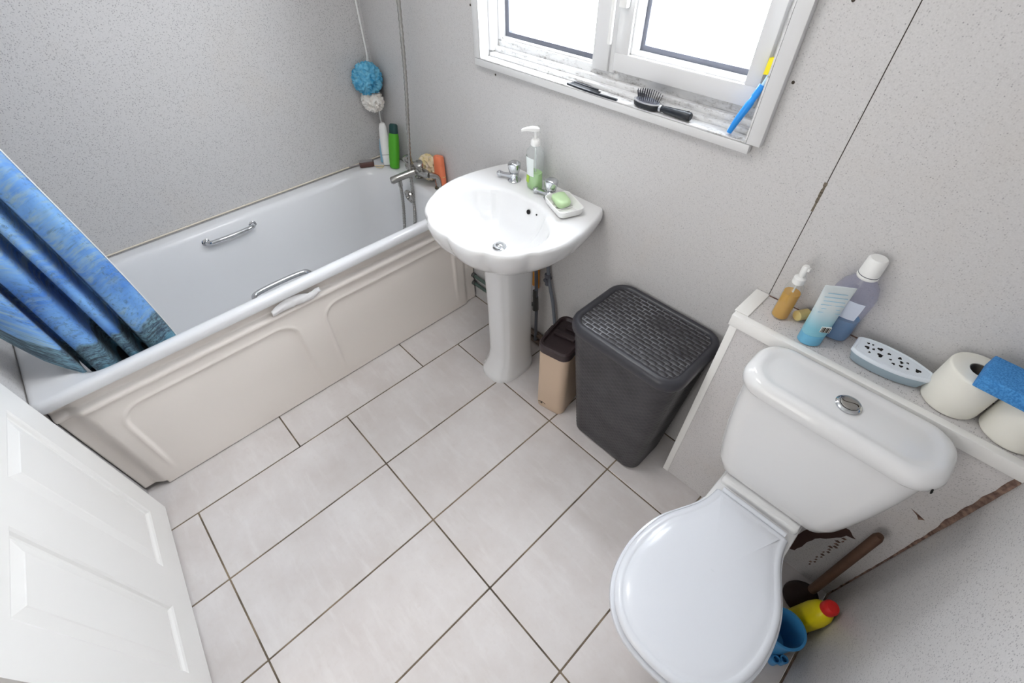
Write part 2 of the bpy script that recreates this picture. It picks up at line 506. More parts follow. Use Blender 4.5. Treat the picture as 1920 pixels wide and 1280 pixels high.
# right wall foot joint
mk('joint_strip', box(RX - 0.0015, RX, -0.9, BY, 0.0, 0.006), 'chip', wr, smooth=False)
wf = mk('wall_front', join(box(LX - WT, -0.13, FY - 0.19, FY, 0, CEIL), box(-0.13, 0.70, -1.5, -1.41, 0, CEIL),
                           box(1.42, RX + WT, -1.5, -1.41, 0, CEIL), box(0.70, 1.42, -1.5, -1.41, 1.99, CEIL)), 'panel', smooth=False)
setting(wf)
ce = mk('ceiling', box(LX - WT, RX + WT, -2.5, WY + WT, CEIL, CEIL + 0.05), 'ceiling', smooth=False); setting(ce)
wh = mk('wall_hall', join(box(-0.1, RX + WT, -2.5, -2.45, -0.06, CEIL), box(-0.1, 0.0, -2.45, -1.5, -0.06, CEIL), box(RX, RX + WT, -2.45, -1.5, -0.06, CEIL)), 'ceiling', smooth=False); setting(wh)
hf = mk('floor_hall', box(-0.1, RX + WT, -2.5, -1.5, -0.06, -0.001), 'hall_carpet', smooth=False); setting(hf)

# ------------------------------------------------------------------ window
win = bpy.data.objects.new('window_1', None); COL.objects.link(win); setting(win)
FYW = 0.335
# outer frame
x0, x1, z0, z1 = WX0 + 0.001, WX1 - 0.001, WZ0 + 0.001, WZ1 - 0.001
mk('frame_jamb', join(box(x0, -0.012, 0.346, 0.40, 1.197, 1.735), bbox(x0, -0.026, 0.318, 0.347, 1.17, 1.735, 0.003)), 'pvc', win)
mk('frame_jamb', bbox(0.861, x1, FYW + 0.004, 0.40, 1.197, 1.735, 0.003), 'pvc', win)
mk('frame_head', bbox(x0, x1, FYW, 0.40, 1.735, z1, 0.003), 'pvc', win)
mk('frame_bottom_rail', join(bbox(x0, x1, 0.346, 0.40, z0, 1.203, 0.004), bbox(x0, 0.392, 0.350, 0.399, 1.196, 1.2075, 0.002)), 'pvc_dirty', win)
mk('mullion', bbox(0.380, 0.436, 0.333, 0.40, 1.196, 1.735, 0.004), 'pvc', win)
mk('mullion_cover', bbox(0.436, 0.456, 0.340, 0.40, 1.196, 1.735, 0.002), 'pvc', win)
# opening sash
sash = mk('sash', join(bbox(0.462, 0.862, 0.322, 0.39, 1.207, 1.252, 0.004), bbox(0.462, 0.506, 0.322, 0.39, 1.25, 1.70, 0.004),
                       bbox(0.826, 0.862, 0.322, 0.39, 1.25, 1.70, 0.004), bbox(0.462, 0.862, 0.322, 0.39, 1.69, 1.73, 0.004)), 'pvc', win)
mk('bead', join(bbox(0.505, 0.512, 0.330, 0.37, 1.251, 1.69, 0.002), bbox(0.505, 0.828, 0.330, 0.37, 1.251, 1.257, 0.002)), 'pvc', sash)
def ring_frame(xa, xb, za, zb, w, ya, yb):
    return join(box(xa, xb, ya, yb, za, za + w), box(xa, xb, ya, yb, zb - w, zb), box(xa, xa + w, ya, yb, za + w, zb - w), box(xb - w, xb, ya, yb, za + w, zb - w))
mk('gasket', ring_frame(0.507, 0.829, 1.2525, 1.692, 0.017, 0.366, 0.389), 'gasket', sash, smooth=False)
mk('gasket', ring_frame(-0.0125, 0.381, 1.2035, 1.736, 0.017, 0.366, 0.391), 'gasket', win, smooth=False)
mk('pane', box(0.508, 0.828, 0.379, 0.383, 1.254, 1.69), 'glass', sash, smooth=False)
mk('pane', box(-0.012, 0.380, 0.380, 0.384, 1.204, 1.735), 'glass', win, smooth=False)
# casement handle hanging on the sash
h = mk('handle', join(bbox(0.468, 0.492, 0.306, 0.322, 1.352, 1.42, 0.003), bbox(0.452, 0.463, 0.296, 0.305, 1.272, 1.40, 0.003),
                      bbox(0.452, 0.480, 0.298, 0.312, 1.385, 1.405, 0.003)), 'white_plastic', win)
# sill
sl = mk('sill', join(bbox(x0, x1, 0.277, 0.347, WZ0 + 0.001, 1.155, 0.0015), bbox(x0 + 0.01, x1 - 0.004, 0.313, 0.346, 1.154, 1.167, 0.004),
                     bbox(x0 + 0.01, x1 - 0.004, 0.330, 0.346, 1.165, 1.182, 0.004)), 'pvc_dirty', win)
# reveal linings
mk('reveal', box(x0, x0 + 0.006, 0.277, 0.346, 1.155, 1.775), 'pvc', win, smooth=False)
mk('reveal', box(x1 - 0.004, x1, 0.277, 0.346, 1.155, 1.775), 'pvc_dirty', win, smooth=False)
# trims round the opening, on the wall face
t1 = mk('trim_1', bbox(-0.072, 0.903, 0.276, WY, 1.130, 1.1505, 0.0015), 'pvc'); setting(t1)
t2 = mk('trim_2', bbox(-0.072, -0.0475, 0.276, WY, 1.1515, 1.80, 0.0015), 'pvc'); setting(t2)
t3 = mk('trim_3', bbox(0.8935, 0.925, 0.274, WY, 1.1525, 1.80, 0.0015), 'pvc'); setting(t3)
t4 = mk('trim_4', bbox(-0.072, 0.925, 0.276, WY, 1.801, 1.83, 0.0015), 'pvc'); setting(t4)

# ------------------------------------------------------------------ boxed ledge behind the toilet
bxg = bpy.data.objects.new('wall_boxing', None); COL.objects.link(bxg); setting(bxg)
mk('front_panel', box(BX + 0.02, RX - 0.004, BY, BY + 0.012, 0, BH), 'panel_worn', bxg, smooth=False)
mk('side_panel', box(BX + 0.003, BX + 0.015, BY + 0.012, WY, 0, BH), 'panel', bxg, smooth=False)
mk('ledge_top', box(BX, RX, BY + 0.006, WY, BH + 0.018, 0.800), 'panel_worn', bxg, smooth=False)
mk('edge_trim', bbox(BX, BX + 0.0205, BY - 0.003, BY + 0.03, 0, BH - 0.001, 0.0015), 'white_paint', bxg)
mk('front_trim', join(bbox(BX - 0.004, RX, BY - 0.006, BY + 0.006, BH + 0.001, 0.8015, 0.0015), bbox(BX - 0.004, RX, BY - 0.006, BY + 0.014, 0.7995, 0.8025, 0.001)), 'white_paint', bxg)
mk('end_trim', bbox(BX - 0.008, BX + 0.028, BY + 0.0145, WY - 0.001, 0.7995, 0.8045, 0.0015), 'white_paint', bxg)
mk('trim_gap', box(BX + 0.002, RX, BY + 0.003, BY + 0.01, BH - 0.0015, BH + 0.002), 'dark_gap', bxg, smooth=False)
mk('ledge_joint', box(BX + 0.028, RX, WY - 0.002, WY, 0.8, 0.8025), 'chip', bxg, smooth=False)
# torn brown strip down the right hand corner
V = []; F = []; N = 46
for i in range(N + 1):
    z = 0.765 - 0.76 * i / N
    w = 0.004 + 0.013 * smoothstep(0.30, 0.72, z) * (0.6 + 0.8 * mnoise.noise(Vector((z * 22, 3.1, 0)))) + 0.003 * mnoise.noise(Vector((z * 60, 9, 0)))
    w = max(0.0025, w)
    V += [(RX - w, BY - 0.0006, z), (RX - 0.0003, BY - 0.0012, z), (RX - 0.0003, BY - w * 0.5, z), (RX - w * 0.5, BY - 0.0022, z)]
for i in range(N):
    a = i * 4
    for q in range(4):
        F.append((a + q, a + (q + 1) % 4, a + 4 + (q + 1) % 4, a + 4 + q))
F += [(3, 2, 1, 0), (N * 4, N * 4 + 1, N * 4 + 2, N * 4 + 3)]
mk('torn_strip', (V, F), 'chip', bxg, smooth=False)
def chip_patch(pts, y=BY - 0.0006, mat='chip', name='chipped_patch'):
    n = len(pts); V = [(x, y, z) for x, z in pts] + [(x, y + 0.001, z) for x, z in pts]
    F = [tuple(range(n)), tuple(range(2 * n - 1, n - 1, -1))] + [(i, (i + 1) % n, n + (i + 1) % n, n + i) for i in range(n)]
    mk(name, (V, F), mat, bxg, smooth=False)
chip_patch([(1.600, 0.538), (1.616, 0.534), (1.634, 0.528), (1.626, 0.518), (1.618, 0.528)])
def jag(pts, k=3, amp=0.004):
    out = []
    for i in range(len(pts)):
        a = Vector(pts[i]); b = Vector(pts[(i + 1) % len(pts)])
        for j in range(k):
            p = a.lerp(b, j / k); out.append((p.x + random.uniform(-amp, amp), p.y + random.uniform(-amp, amp)))
    return out
chip_patch(jag([(1.45, 0.17), (1.494, 0.176), (1.507, 0.262), (1.542, 0.327), (1.561, 0.336), (1.586, 0.314), (1.568, 0.303), (1.555, 0.254), (1.532, 0.208), (1.524, 0.148), (1.521, 0.087), (1.47, 0.06), (1.43, 0.10)], 3, 0.003), name='jagged_pipe_hole', mat='dark_chip')
for k in range(16):
    t = k / 15
    x = 1.572 + 0.004 * math.sin(k * 2.1); z = 0.288 - 0.21 * t
    w = random.uniform(0.002, 0.007)
    chip_patch([(x - w, z - 0.005), (x + w * 0.6, z - 0.004), (x + w, z + 0.004), (x - w * 0.5, z + 0.005)], name='scuff_mark')

# ------------------------------------------------------------------ door (open, lying along the front wall)
dr = bpy.data.objects.new('door_1', None); COL.objects.link(dr); setting(dr)
dr.location = (-0.10, -1.278, 0.0); dr.rotation_euler = (0, 0, math.atan2(-0.0908, 0.9959))
DW, DH = 0.755, 1.96
pcols = ((0.085, 0.307), (0.442, 0.648)); prows = ((0.128, 0.715), (0.86, 1.46), (1.60, 1.84))
xs = [0, pcols[0][0], pcols[0][1], pcols[1][0], pcols[1][1], DW]
zs = [0.008] + [z for r in prows for z in r] + [DH]
pieces = []
for i in range(5):
    for k in range(len(zs) - 1):
        if i in (1, 3) and k in (1, 3, 5): continue
        pieces.append(box(xs[i], xs[i + 1], -0.035, 0, zs[k], zs[k + 1]))
mk('stiles_and_rails', join(*pieces), 'white_paint', dr, smooth=False, world=False)
for (pa, pb) in pcols:
    for (za, zb) in prows:
        cx, cz, hx, hz = (pa + pb) / 2, (za + zb) / 2, (pb - pa) / 2, (zb - za) / 2
        rings = []
        for ins, dep in ((0, 0), (0.006, -0.003), (0.010, -0.008), (0.014, -0.010), (0.040, -0.004), (0.043, -0.0025)):
            rings.append([(cx + sx * (hx - ins), dep, cz + sz * (hz - ins)) for sx, sz in ((-1, -1), (1, -1), (1, 1), (-1, 1))])
        rings.insert(0, [(cx + sx * hx, -0.03, cz + sz * hz) for sx, sz in ((-1, -1), (1, -1), (1, 1), (-1, 1))])
        mk('panel', loft(rings), 'white_paint', dr, smooth=False, world=False)
mk('door_handle', xf(tube([(0, 0, 0), (0, 0.045, 0), (0.02, 0.055, 0), (0.11, 0.055, 0)], 0.008, 10), Matrix.Translation((0.055, 0, 1.0))), 'dull_chrome', dr, world=False)

# ------------------------------------------------------------------ bath
bath = thing('bathtub', 'white bathtub along the speckled left wall with two chrome grips', 'bathtub', (-0.485, -0.51, 0.0))
BXA, BXB, BYA, BYB = -0.8165, -0.152, -1.3085, 0.2925
ocx, ocy, ohx, ohy = (BXA + BXB) / 2, (BYA + BYB) / 2, (BXB - BXA) / 2, (BYB - BYA) / 2
def ro(ins, z, r=0.02): return rrect(ocx, ocy, ohx - ins, ohy - ins, r, z, 10)
ia, ib, ic, id_ = -0.752, -0.189, -1.215, 0.190
icx, icy, ihx, ihy = (ia + ib) / 2, (ic + id_) / 2, (ib - ia) / 2, (id_ - ic) / 2
def ri(ins, z, r=0.11, iny=None): return rrect(icx, icy, ihx - ins, ihy - (iny if iny is not None else ins), max(0.05, r), z, 10)
rings = [ro(0.014, 0.550), ro(0.002, 0.550), ro(0.0, 0.556), ro(0.0, 0.572), ro(0.003, 0.581), ro(0.011, 0.586), ro(0.020, 0.587),
         ri(-0.012, 0.586, 0.120), ri(-0.004, 0.584, 0.114), ri(0.004, 0.577, 0.108), ri(0.011, 0.560, 0.128, 0.014), ri(0.030, 0.46, 0.125, 0.03),
         ri(0.050, 0.34, 0.12, 0.06), ri(0.068, 0.245, 0.11, 0.085), ri(0.085, 0.205, 0.10, 0.105), ri(0.115, 0.186, 0.09, 0.14), ri(0.16, 0.18, 0.07, 0.2)]
mk('tub_shell', loft(rings, cap0=False), 'acrylic', bath, smooth=70)
mk('sealant_bead', tube([(LX + 0.003, -1.30, 0.590), (LX + 0.003, -0.7, 0.591), (LX + 0.003, 0.29, 0.590)], 0.0032, 8), 'sealant', bath)
def grip(x, y0, y1, z, s):
    p = []
    L_ = y1 - y0
    pts = [(x, y0, z - 0.010), (x + s * 0.026, y0 + 0.006, z - 0.002), (x + s * 0.036, y0 + 0.03, z), (x + s * 0.040, (y0 + y1) / 2, z), (x + s * 0.036, y1 - 0.03, z), (x + s * 0.026, y1 - 0.006, z - 0.002), (x, y1, z - 0.010)]
    g = mk('grip_handle', tube(spline(pts, 6), [0.0095] * 37, 12), 'chrome', bath)
    for yy in (y0, y1):
        mk('mount_plate', xf(lathe(0, 0, [(0.019, 0), (0.019, 0.003), (0.015, 0.006), (0.008, 0.007)], 20), Matrix.Translation((x, yy, z - 0.010)) @ Matrix.Rotation(s * PI / 2, 4, 'Y')), 'chrome', g)
grip(-0.742, -0.665, -0.472, 0.545, 1)
grip(-0.203, -0.668, -0.455, 0.562, -1)
ov = mk('overflow_plate', xf(lathe(0, 0, [(0.030, 0), (0.033, 0.004), (0.031, 0.012), (0.022, 0.016), (0.02, 0.013), (0.006, 0.013), (0.004, 0.02), (0.001, 0.021)], 28), Matrix.Translation((-0.470, 0.163, 0.532)) @ Matrix.Rotation(math.radians(100), 4, 'X')), 'dull_chrome', bath)
mk('waste_plug', lathe(-0.47, -0.02, [(0.033, 0.1802), (0.033, 0.183), (0.02, 0.184), (0.018, 0.188), (0.002, 0.19)], 24), 'chrome', bath)

# bath front panel (relief is real geometry)
def rr_sdf(u, v, a, b, c, d, r):
    dx = max(a + r - u, u - (b - r)); dz = max(c + r - v, v - (d - r))
    if dx > 0 and dz > 0: return math.hypot(dx, dz) - r
    return max(dx, dz) - r
def panel_x(y, z):
    # base profile
    x = -0.196 + 0.010 * smoothstep(0.0, 0.46, z)
    x += 0.012 * smoothstep(0.462, 0.474, z) - 0.020 * smoothstep(0.482, 0.500, z)
    for (a, b) in ((-1.185, -0.590), (-0.474, 0.165)):
        d = rr_sdf(y, z, a, b, -0.5, 0.415, 0.07)
        fade = smoothstep(0.03, 0.20, z)
        x -= 0.006 * (1 - smoothstep(-0.008, 0.004, d)) * fade
        x += 0.003 * math.exp(-((d - 0.004) / 0.006) ** 2) * fade
    x -= 0.022 * (1 - smoothstep(-1.274, -1.236, y))
    x -= 0.010 * smoothstep(0.212, 0.235, y)
    return x
ny, nz = 300, 120
ys = [-1.306 + (0.285 + 1.306) * i / ny for i in range(ny + 1)]
zz = [0.004 + (0.549 - 0.004) * k / nz for k in range(nz + 1)]
V = [(panel_x(y, z), y, z) for y in ys for z in zz]
F = []
for i in range(ny):
    for k in range(nz):
        yc = (ys[i] + ys[i + 1]) / 2; zc = (zz[k] + zz[k + 1]) / 2
        if -0.56 < yc < -0.455 and zc > 0.533 - 0.10 * abs(yc + 0.50): continue
        if -1.235 > yc and zc < 0.022: continue
        a = i * (nz + 1) + k; F.append((a, a + 1, a + nz + 2, a + nz + 1))
bp = mk('bath_panel', (V, F), 'cream_panel', bath, smooth=60)
sm = bp.modifiers.new('thick', 'SOLIDIFY'); sm.thickness = 0.004; sm.offset = 0
bp['label'] = 'cream moulded side panel with two raised outlines'
# crumpled tape on the broken edge
V = []; F = []
nu, nv = 28, 6
for i in range(nu + 1):
    u = i / nu
    y = -0.646 + 0.185 * u
    wdt = 0.030 * (0.55 + 0.45 * math.sin(PI * min(1, u * 1.15))) if u < 0.75 else 0.030 * (0.75 - 0.8 * (u - 0.75))
    for k in range(nv + 1):
        v = k / nv
        z = 0.494 - 0.004 * u + 1.5 * wdt * v + 0.004 * math.sin(5 * u) + (0.016 * smoothstep(0.75, 1, u))
        x = -0.166 + 0.005 * mnoise.noise(Vector((u * 14, v * 3, 1))) + 0.004 * math.sin(v * PI)
        V.append((x, y, z))
for i in range(nu):
    for k in range(nv):
        a = i * (nv + 1) + k; F.append((a, a + 1, a + nv + 2, a + nv + 1))
tp = mk('tape_strip', (V, F), 'tape', smooth=60)
s_ = tp.modifiers.new('thick', 'SOLIDIFY'); s_.thickness = 0.0015
tag(tp, 'crumpled white tape over a broken edge under the bath rim', 'tape')

# ------------------------------------------------------------------ shower curtain
cur = thing('shower_curtain', 'blue printed shower curtain gathered at the end of the bathtub', 'curtain', (-0.27, -1.1, 0.45))
anchors = [(-0.262, -0.925), (-0.240, -0.945), (-0.238, -0.985), (-0.258, -1.005), (-0.310, -1.012), (-0.335, -1.022), (-0.300, -1.030), (-0.258, -1.038), (-0.246, -1.052), (-0.262, -1.064),
           (-0.325, -1.070), (-0.350, -1.082), (-0.315, -1.092), (-0.262, -1.096), (-0.240, -1.110), (-0.240, -1.136), (-0.262, -1.152), (-0.315, -1.158), (-0.322, -1.170), (-0.285, -1.172),
           (-0.243, -1.168), (-0.228, -1.182), (-0.232, -1.215), (-0.255, -1.248), (-0.29, -1.275)]
path = spline([(x, y, 0) for x, y in anchors], 6)
arc = [0.0]
for a, b in zip(path, path[1:]): arc.append(arc[-1] + (b - a).length)
nz_ = 70; V = []; F = []; cloth = []
ztop = 1.93
for i, p in enumerate(path):
    hem = 0.435 + 0.01 * math.sin(i * 0.3)
    front = i / 6 >= 18.5                      # the foremost fold hangs over the end of the tub
    if front:
        hs_ = ((-1.160, 0.54), (-1.182, 0.592), (-1.215, 0.655), (-1.248, 0.755), (-1.29, 0.82))
        yy_ = min(-1.1601, max(-1.289, p.y))
        for (ya, za), (yb, zb) in zip(hs_, hs_[1:]):
            if yb <= yy_ <= ya: hem = za + (zb - za) * (ya - yy_) / (ya - yb)
    for k in range(nz_ + 1):
        t = k / nz_; z = hem + (ztop - hem) * t
        ga = smoothstep(0.45, 1.93, z)
        yy = p.y + (-0.07) * (1 - abs((p.y + 1.1) / 0.2)) * 0 + (p.y + 1.29) * (-0.28) * ga
        xx = -0.262 + (p.x + 0.262) * (1 - 0.35 * ga) + 0.004 * math.sin(z * 7 + p.y * 40)
        V.append((xx, yy, z)); cloth.append((arc[i], 0.0, z - hem + (0.10 if front else 0.0)))
n1 = nz_ + 1
for i in range(len(path) - 1):
    for k in range(nz_):
        a = i * n1 + k; F.append((a, a + 1, a + n1 + 1, a + n1))
w = world_loc(cur)
me = bpy.data.meshes.new('cloth'); me.from_pydata([tuple(Vector(v) - w) for v in V], [], F)
at = me.attributes.new('cloth', 'FLOAT_VECTOR', 'POINT')
at.data.foreach_set('vector', [c for q in cloth for c in q])
co = link('cloth', me, 'curtain', cur, smooth=80)
s_ = co.modifiers.new('thick', 'SOLIDIFY'); s_.thickness = 0.0012
mk('hem_edge', tube([(V[k][0], V[k][1] + 0.0012, V[k][2]) for k in range(0, n1)], 0.0016, 6), 'white_plastic', cur)
for k in range(9):
    i = int(k * (len(path) - 1) / 8); v = V[i * n1 + nz_]
    mk('curtain_ring', tube([(v[0] * 0 - 0.262 + 0.016 * math.cos(a), v[1], 1.945 + 0.022 * math.sin(a)) for a in [2 * PI * q / 16 for q in range(17)]], 0.0018, 6, False), 'white_plastic', cur)
rail = mk('curtain_rail', tube([(-0.262, FY, 1.95), (-0.262, WY, 1.95)], 0.010, 14), 'white_plastic')
tag(rail, 'white rail above the bathtub carrying the blue curtain', 'curtain rail')

# ------------------------------------------------------------------ basin and pedestal
BCX = 0.288
half = [(0, -0.180), (0.08, -0.173), (0.15, -0.147), (0.210, -0.100), (0.256, -0.030), (0.279, 0.06), (0.276, 0.14), (0.264, 0.205), (0.252, 0.250), (0.240, 0.285), (0.230, 0.2935), (0.12, 0.2935), (0.0, 0.2935)]
def resample(pts, n):
    L_ = [0]
    for a, b in zip(pts, pts[1:]): L_.append(L_[-1] + (Vector(b) - Vector(a)).length)
    out = []; j = 0
    for i in range(n):
        s = L_[-1] * i / n
        while L_[j + 1] < s: j += 1
        t = (s - L_[j]) / (L_[j + 1] - L_[j]); out.append(Vector(pts[j]).lerp(Vector(pts[j + 1]), t))
    return out
sp_half = spline([(x, y, 0) for x, y in half[:10]], 8) + [Vector((x, y, 0)) for x, y in half[10:]]
full = sp_half + [Vector((-p.x, p.y, 0)) for p in reversed(sp_half[1:-1])] + [sp_half[0]]
NB = 144
outl = resample(full, NB)                       # starts at front centre, goes round by +x
def lobe(p):
    """crease depth of the scalloped skirt (front only)"""
    d = 0.0
    for c in (0.0, 0.145, -0.145, 0.245, -0.245):
        if p.y < 0.12: d = max(d, math.exp(-abs(p.x - c) / 0.020))
    return d
bow_c = Vector((0.0, 0.012, 0))
def inner_pt(p):
    # bowl lip: ellipse with a flat tap side
    a = math.atan2(p.y - 0.012, p.x)
    r = Vector((0.217 * math.cos(a), 0.163 * math.sin(a), 0))
    if r.y > 0.135: r.y = 0.135 + (r.y - 0.135) * 0.45
    k = math.sin(a)
    if k > 0: # two shoulders beside the tap ledge
        r.x *= 1 - 0.10 * math.exp(-((abs(math.cos(a)) - 0.72) / 0.10) ** 2)
        r.y *= 1 - 0.08 * math.exp(-((abs(math.cos(a)) - 0.62) / 0.10) ** 2)
    return Vector((r.x, r.y + 0.012, 0))
def oring(s, z, cr, bk=True, cc=(0.0, 0.08)):
    out = []
    for p in outl:
        d = lobe(p) * cr
        q = Vector((cc[0] + (p.x - cc[0]) * (s - d), cc[1] + (p.y - cc[1]) * (s - d), z))
        if p.y > 0.29: q.y = 0.2935            # the back stays on the wall
        else: q.y = min(q.y, 0.2935)
        out.append((BCX + q.x, q.y, z))
    return out
def iring(s, z, cx=0.0, cy=0.012):
    out = []
    for p in outl:
        q = inner_pt(p)
        out.append((BCX + cx + (q.x) * s, cy + (q.y - 0.012) * s, z))
    return out
basin = thing('wash_basin', 'white shell-edged wash basin on the back wall under the soap dispenser', 'basin', (BCX, 0.06, 0.64))
rings = [oring(0.30, 0.655, 0), oring(0.50, 0.662, 0.0), oring(0.70, 0.688, 0.02), oring(0.84, 0.722, 0.035), oring(0.935, 0.752, 0.055), oring(0.985, 0.782, 0.055),
         oring(1.0, 0.800, 0.048), oring(1.0, 0.810, 0.042), oring(0.99, 0.818, 0.030), oring(0.97, 0.8225, 0.018), oring(0.945, 0.8235, 0.004),
         iring(1.09, 0.8215), iring(1.035, 0.819), iring(1.0, 0.813), iring(0.975, 0.803), iring(0.93, 0.780), iring(0.86, 0.752), iring(0.74, 0.722), iring(0.56, 0.700), iring(0.34, 0.689), iring(0.16, 0.685), iring(0.10, 0.684)]
mk('bowl', loft(rings), 'ceramic', basin, smooth=70)
mk('plug', lathe(0.290, 0.040, [(0.024, 0.6845), (0.025, 0.688), (0.019, 0.690), (0.0175, 0.695), (0.012, 0.699), (0.002, 0.700)], 24), 'chrome', basin)
mk('overflow_hole', xf(lathe(0, 0, [(0.008, 0), (0.008, 0.002), (0.002, 0.002)], 18), Matrix.Translation((0.322, 0.148, 0.789)) @ Matrix.Rotation(math.radians(72), 4, 'X') ), 'black_hole', basin)
mk('chain_hole', xf(lathe(0, 0, [(0.003, 0), (0.003, 0.002), (0.001, 0.002)], 12), Matrix.Translation((0.362, 0.146, 0.796)) @ Matrix.Rotation(math.radians(72), 4, 'X')), 'black_hole', basin)

ped = thing('basin_pedestal', 'white fluted ceramic pedestal holding up the wash basin', 'pedestal', (0.275, 0.1, 0))
def pring(hw, y0, y1, z):
    # front rounded with two flutes, flat back
    out = []
    n = 48
    for i in range(n):
        a = 2 * PI * i / n
        c, s = math.cos(a), math.sin(a)
        x = math.copysign(abs(c) ** 0.72, c) * hw
        y = (y0 + y1) / 2 + math.copysign(abs(s) ** 0.72, s) * (y1 - y0) / 2
        if s < 0:
            fl_ = 0.06 * (math.exp(-((a - 1.5 * PI - 0.75) / 0.07) ** 2) + math.exp(-((a - 1.5 * PI + 0.75) / 0.07) ** 2))
            x *= 1 - fl_; y += fl_ * 0.06
        out.append((0.264 + x * 0.93, y, z))
    return out
prof = [(0.094, -0.030, 0.20, 0.0), (0.095, -0.031, 0.20, 0.018), (0.092, -0.026, 0.20, 0.030), (0.087, -0.020, 0.20, 0.036), (0.084, -0.014, 0.20, 0.055), (0.077, 0.004, 0.20, 0.085), (0.073, 0.012, 0.20, 0.14),
        (0.072, 0.014, 0.20, 0.35), (0.076, 0.010, 0.20, 0.56), (0.085, 0.0, 0.20, 0.642), (0.088, -0.004, 0.20, 0.654)]
mk('column', loft([pring(*p) for p in prof]), 'ceramic', ped, smooth=60)

def make_tap(x, y, rot, label):
    t = thing('pillar_tap', label, 'tap', (x, y, 0.8225), (0, 0, rot), 'pillar taps on the wash basin')
    mk('tap_base', lathe(0, 0, [(0.024, 0), (0.024, 0.003), (0.019, 0.008), (0.016, 0.014), (0.016, 0.026), (0.012, 0.030)], 24), 'chrome', t, world=False)
    mk('spout', loft([[(xx, yy * w_, zc + zz_ * h_) for yy, zz_ in ((-1, -0.6), (0, -1), (1, -0.6), (1, 0.6), (0, 1), (-1, 0.6))] for xx, zc, w_, h_ in
                      ((0.0, 0.016, 0.013, 0.010), (-0.025, 0.016, 0.0095, 0.0065), (-0.045, 0.015, 0.008, 0.0055), (-0.056, 0.015, 0.0085, 0.007), (-0.064, 0.0145, 0.0085, 0.008), (-0.069, 0.014, 0.005, 0.006))]), 'chrome', t, world=False)
    mk('spout_nozzle', lathe(-0.059, 0, [(0.008, 0.003), (0.009, 0.008), (0.009, 0.018), (0.006, 0.023)], 16), 'chrome', t, world=False)
    mk('tap_knob', lathe(0, 0, [(0.010, 0.026), (0.017, 0.030), (0.0215, 0.042), (0.0235, 0.056), (0.0225, 0.063), (0.017, 0.067), (0.002, 0.068)], 10), 'chrome', t, world=False)
    return t
make_tap(0.176, 0.222, 0.35, 'chrome pillar tap with faceted knob, left of the soap dispenser')
make_tap(0.352, 0.222, 0.20, 'chrome pillar tap with faceted knob, right of the soap dispenser by the soap dish')

# soap dispenser
sd = thing('soap_dispenser', 'clear pump bottle of green liquid soap standing between the basin taps', 'dispenser', (0.266, 0.232, 0.8235))
def ov_ring(rx, ry, z, e=2.4, n=32): return circ(0, 0, rx, z, n, ry, e)
prof = [(0.026, 0.018, 0.0), (0.030, 0.021, 0.004), (0.031, 0.022, 0.012), (0.029, 0.020, 0.060), (0.031, 0.022, 0.09), (0.033, 0.023, 0.115), (0.031, 0.021, 0.130), (0.020, 0.016, 0.141), (0.0125, 0.0125, 0.146), (0.0125, 0.0125, 0.150)]
mk('bottle', loft([ov_ring(a, b, z) for a, b, z in prof]), 'clear', sd, world=False)
mk('soap_liquid', loft([ov_ring(a - 0.002, b - 0.002, z + (0.002 if z < 0.001 else 0)) for a, b, z in prof[:4]]), 'green_liquid', sd, world=False)
def wrap_label(prof, a0, a1, z0_, z1_, e, off, n=14, shape=None):
    # patch of label on the oval body, a in radians
    V = []; F = []; m = 6
    import bisect
    zs_ = [p[2] for p in prof]
    for k in range(m + 1):
        z = z0_ + (z1_ - z0_) * k / m
        j = max(0, min(len(prof) - 2, bisect.bisect(zs_, z) - 1)); t = (z - zs_[j]) / (zs_[j + 1] - zs_[j])
        rx = prof[j][0] * (1 - t) + prof[j + 1][0] * t + off; ry = prof[j][1] * (1 - t) + prof[j + 1][1] * t + off
        for i in range(n + 1):
            a = a0 + (a1 - a0) * i / n; c, s = math.cos(a), math.sin(a)
            V.append((math.copysign(abs(c) ** (2 / e), c) * rx, math.copysign(abs(s) ** (2 / e), s) * ry, z))
    for k in range(m):
        for i in range(n):
            q = k * (n + 1) + i; F.append((q, q + 1, q + n + 2, q + n + 1))
    return V, F
lab = mk('label', wrap_label(prof, PI * 1.05, PI * 1.62, 0.050, 0.112, 2.4, 0.0006), 'label_white', sd, world=False)
mk('lime_print', wrap_label(prof, PI * 1.2, PI * 1.45, 0.024, 0.049, 2.4, 0.0010), 'lime', lab, world=False)
mk('pump_collar', lathe(0, 0, [(0.014, 0.148), (0.0155, 0.150), (0.0155, 0.162), (0.012, 0.167), (0.007, 0.168)], 24), 'white_plastic', sd, world=False)
mk('pump_stem', lathe(0, 0, [(0.0048, 0.166), (0.0048, 0.196)], 14), 'white_plastic', sd, world=False)
mk('dip_tube', tube([(0, 0, 0.15), (0.002, 0, 0.08), (0.006, 0, 0.006)], 0.0025, 8), 'label_white', sd, world=False)
mk('pump_head', loft([[(xx, yy * w_, 0.196 + zc + zz_ * h_) for yy, zz_ in ((-1, -0.7), (-0.6, -1), (0.6, -1), (1, -0.7), (1, 0.7), (0.6, 1), (-0.6, 1), (-1, 0.7))] for xx, zc, w_, h_ in
                      ((0.012, 0.002, 0.007, 0.003), (0.008, 0.003, 0.010, 0.006), (-0.01, 0.004, 0.010, 0.007), (-0.03, 0.003, 0.0065, 0.005), (-0.042, 0.0, 0.005, 0.004), (-0.046, -0.002, 0.004, 0.003))]), 'white_plastic', sd, world=False).rotation_euler = (0, 0, 0.75)

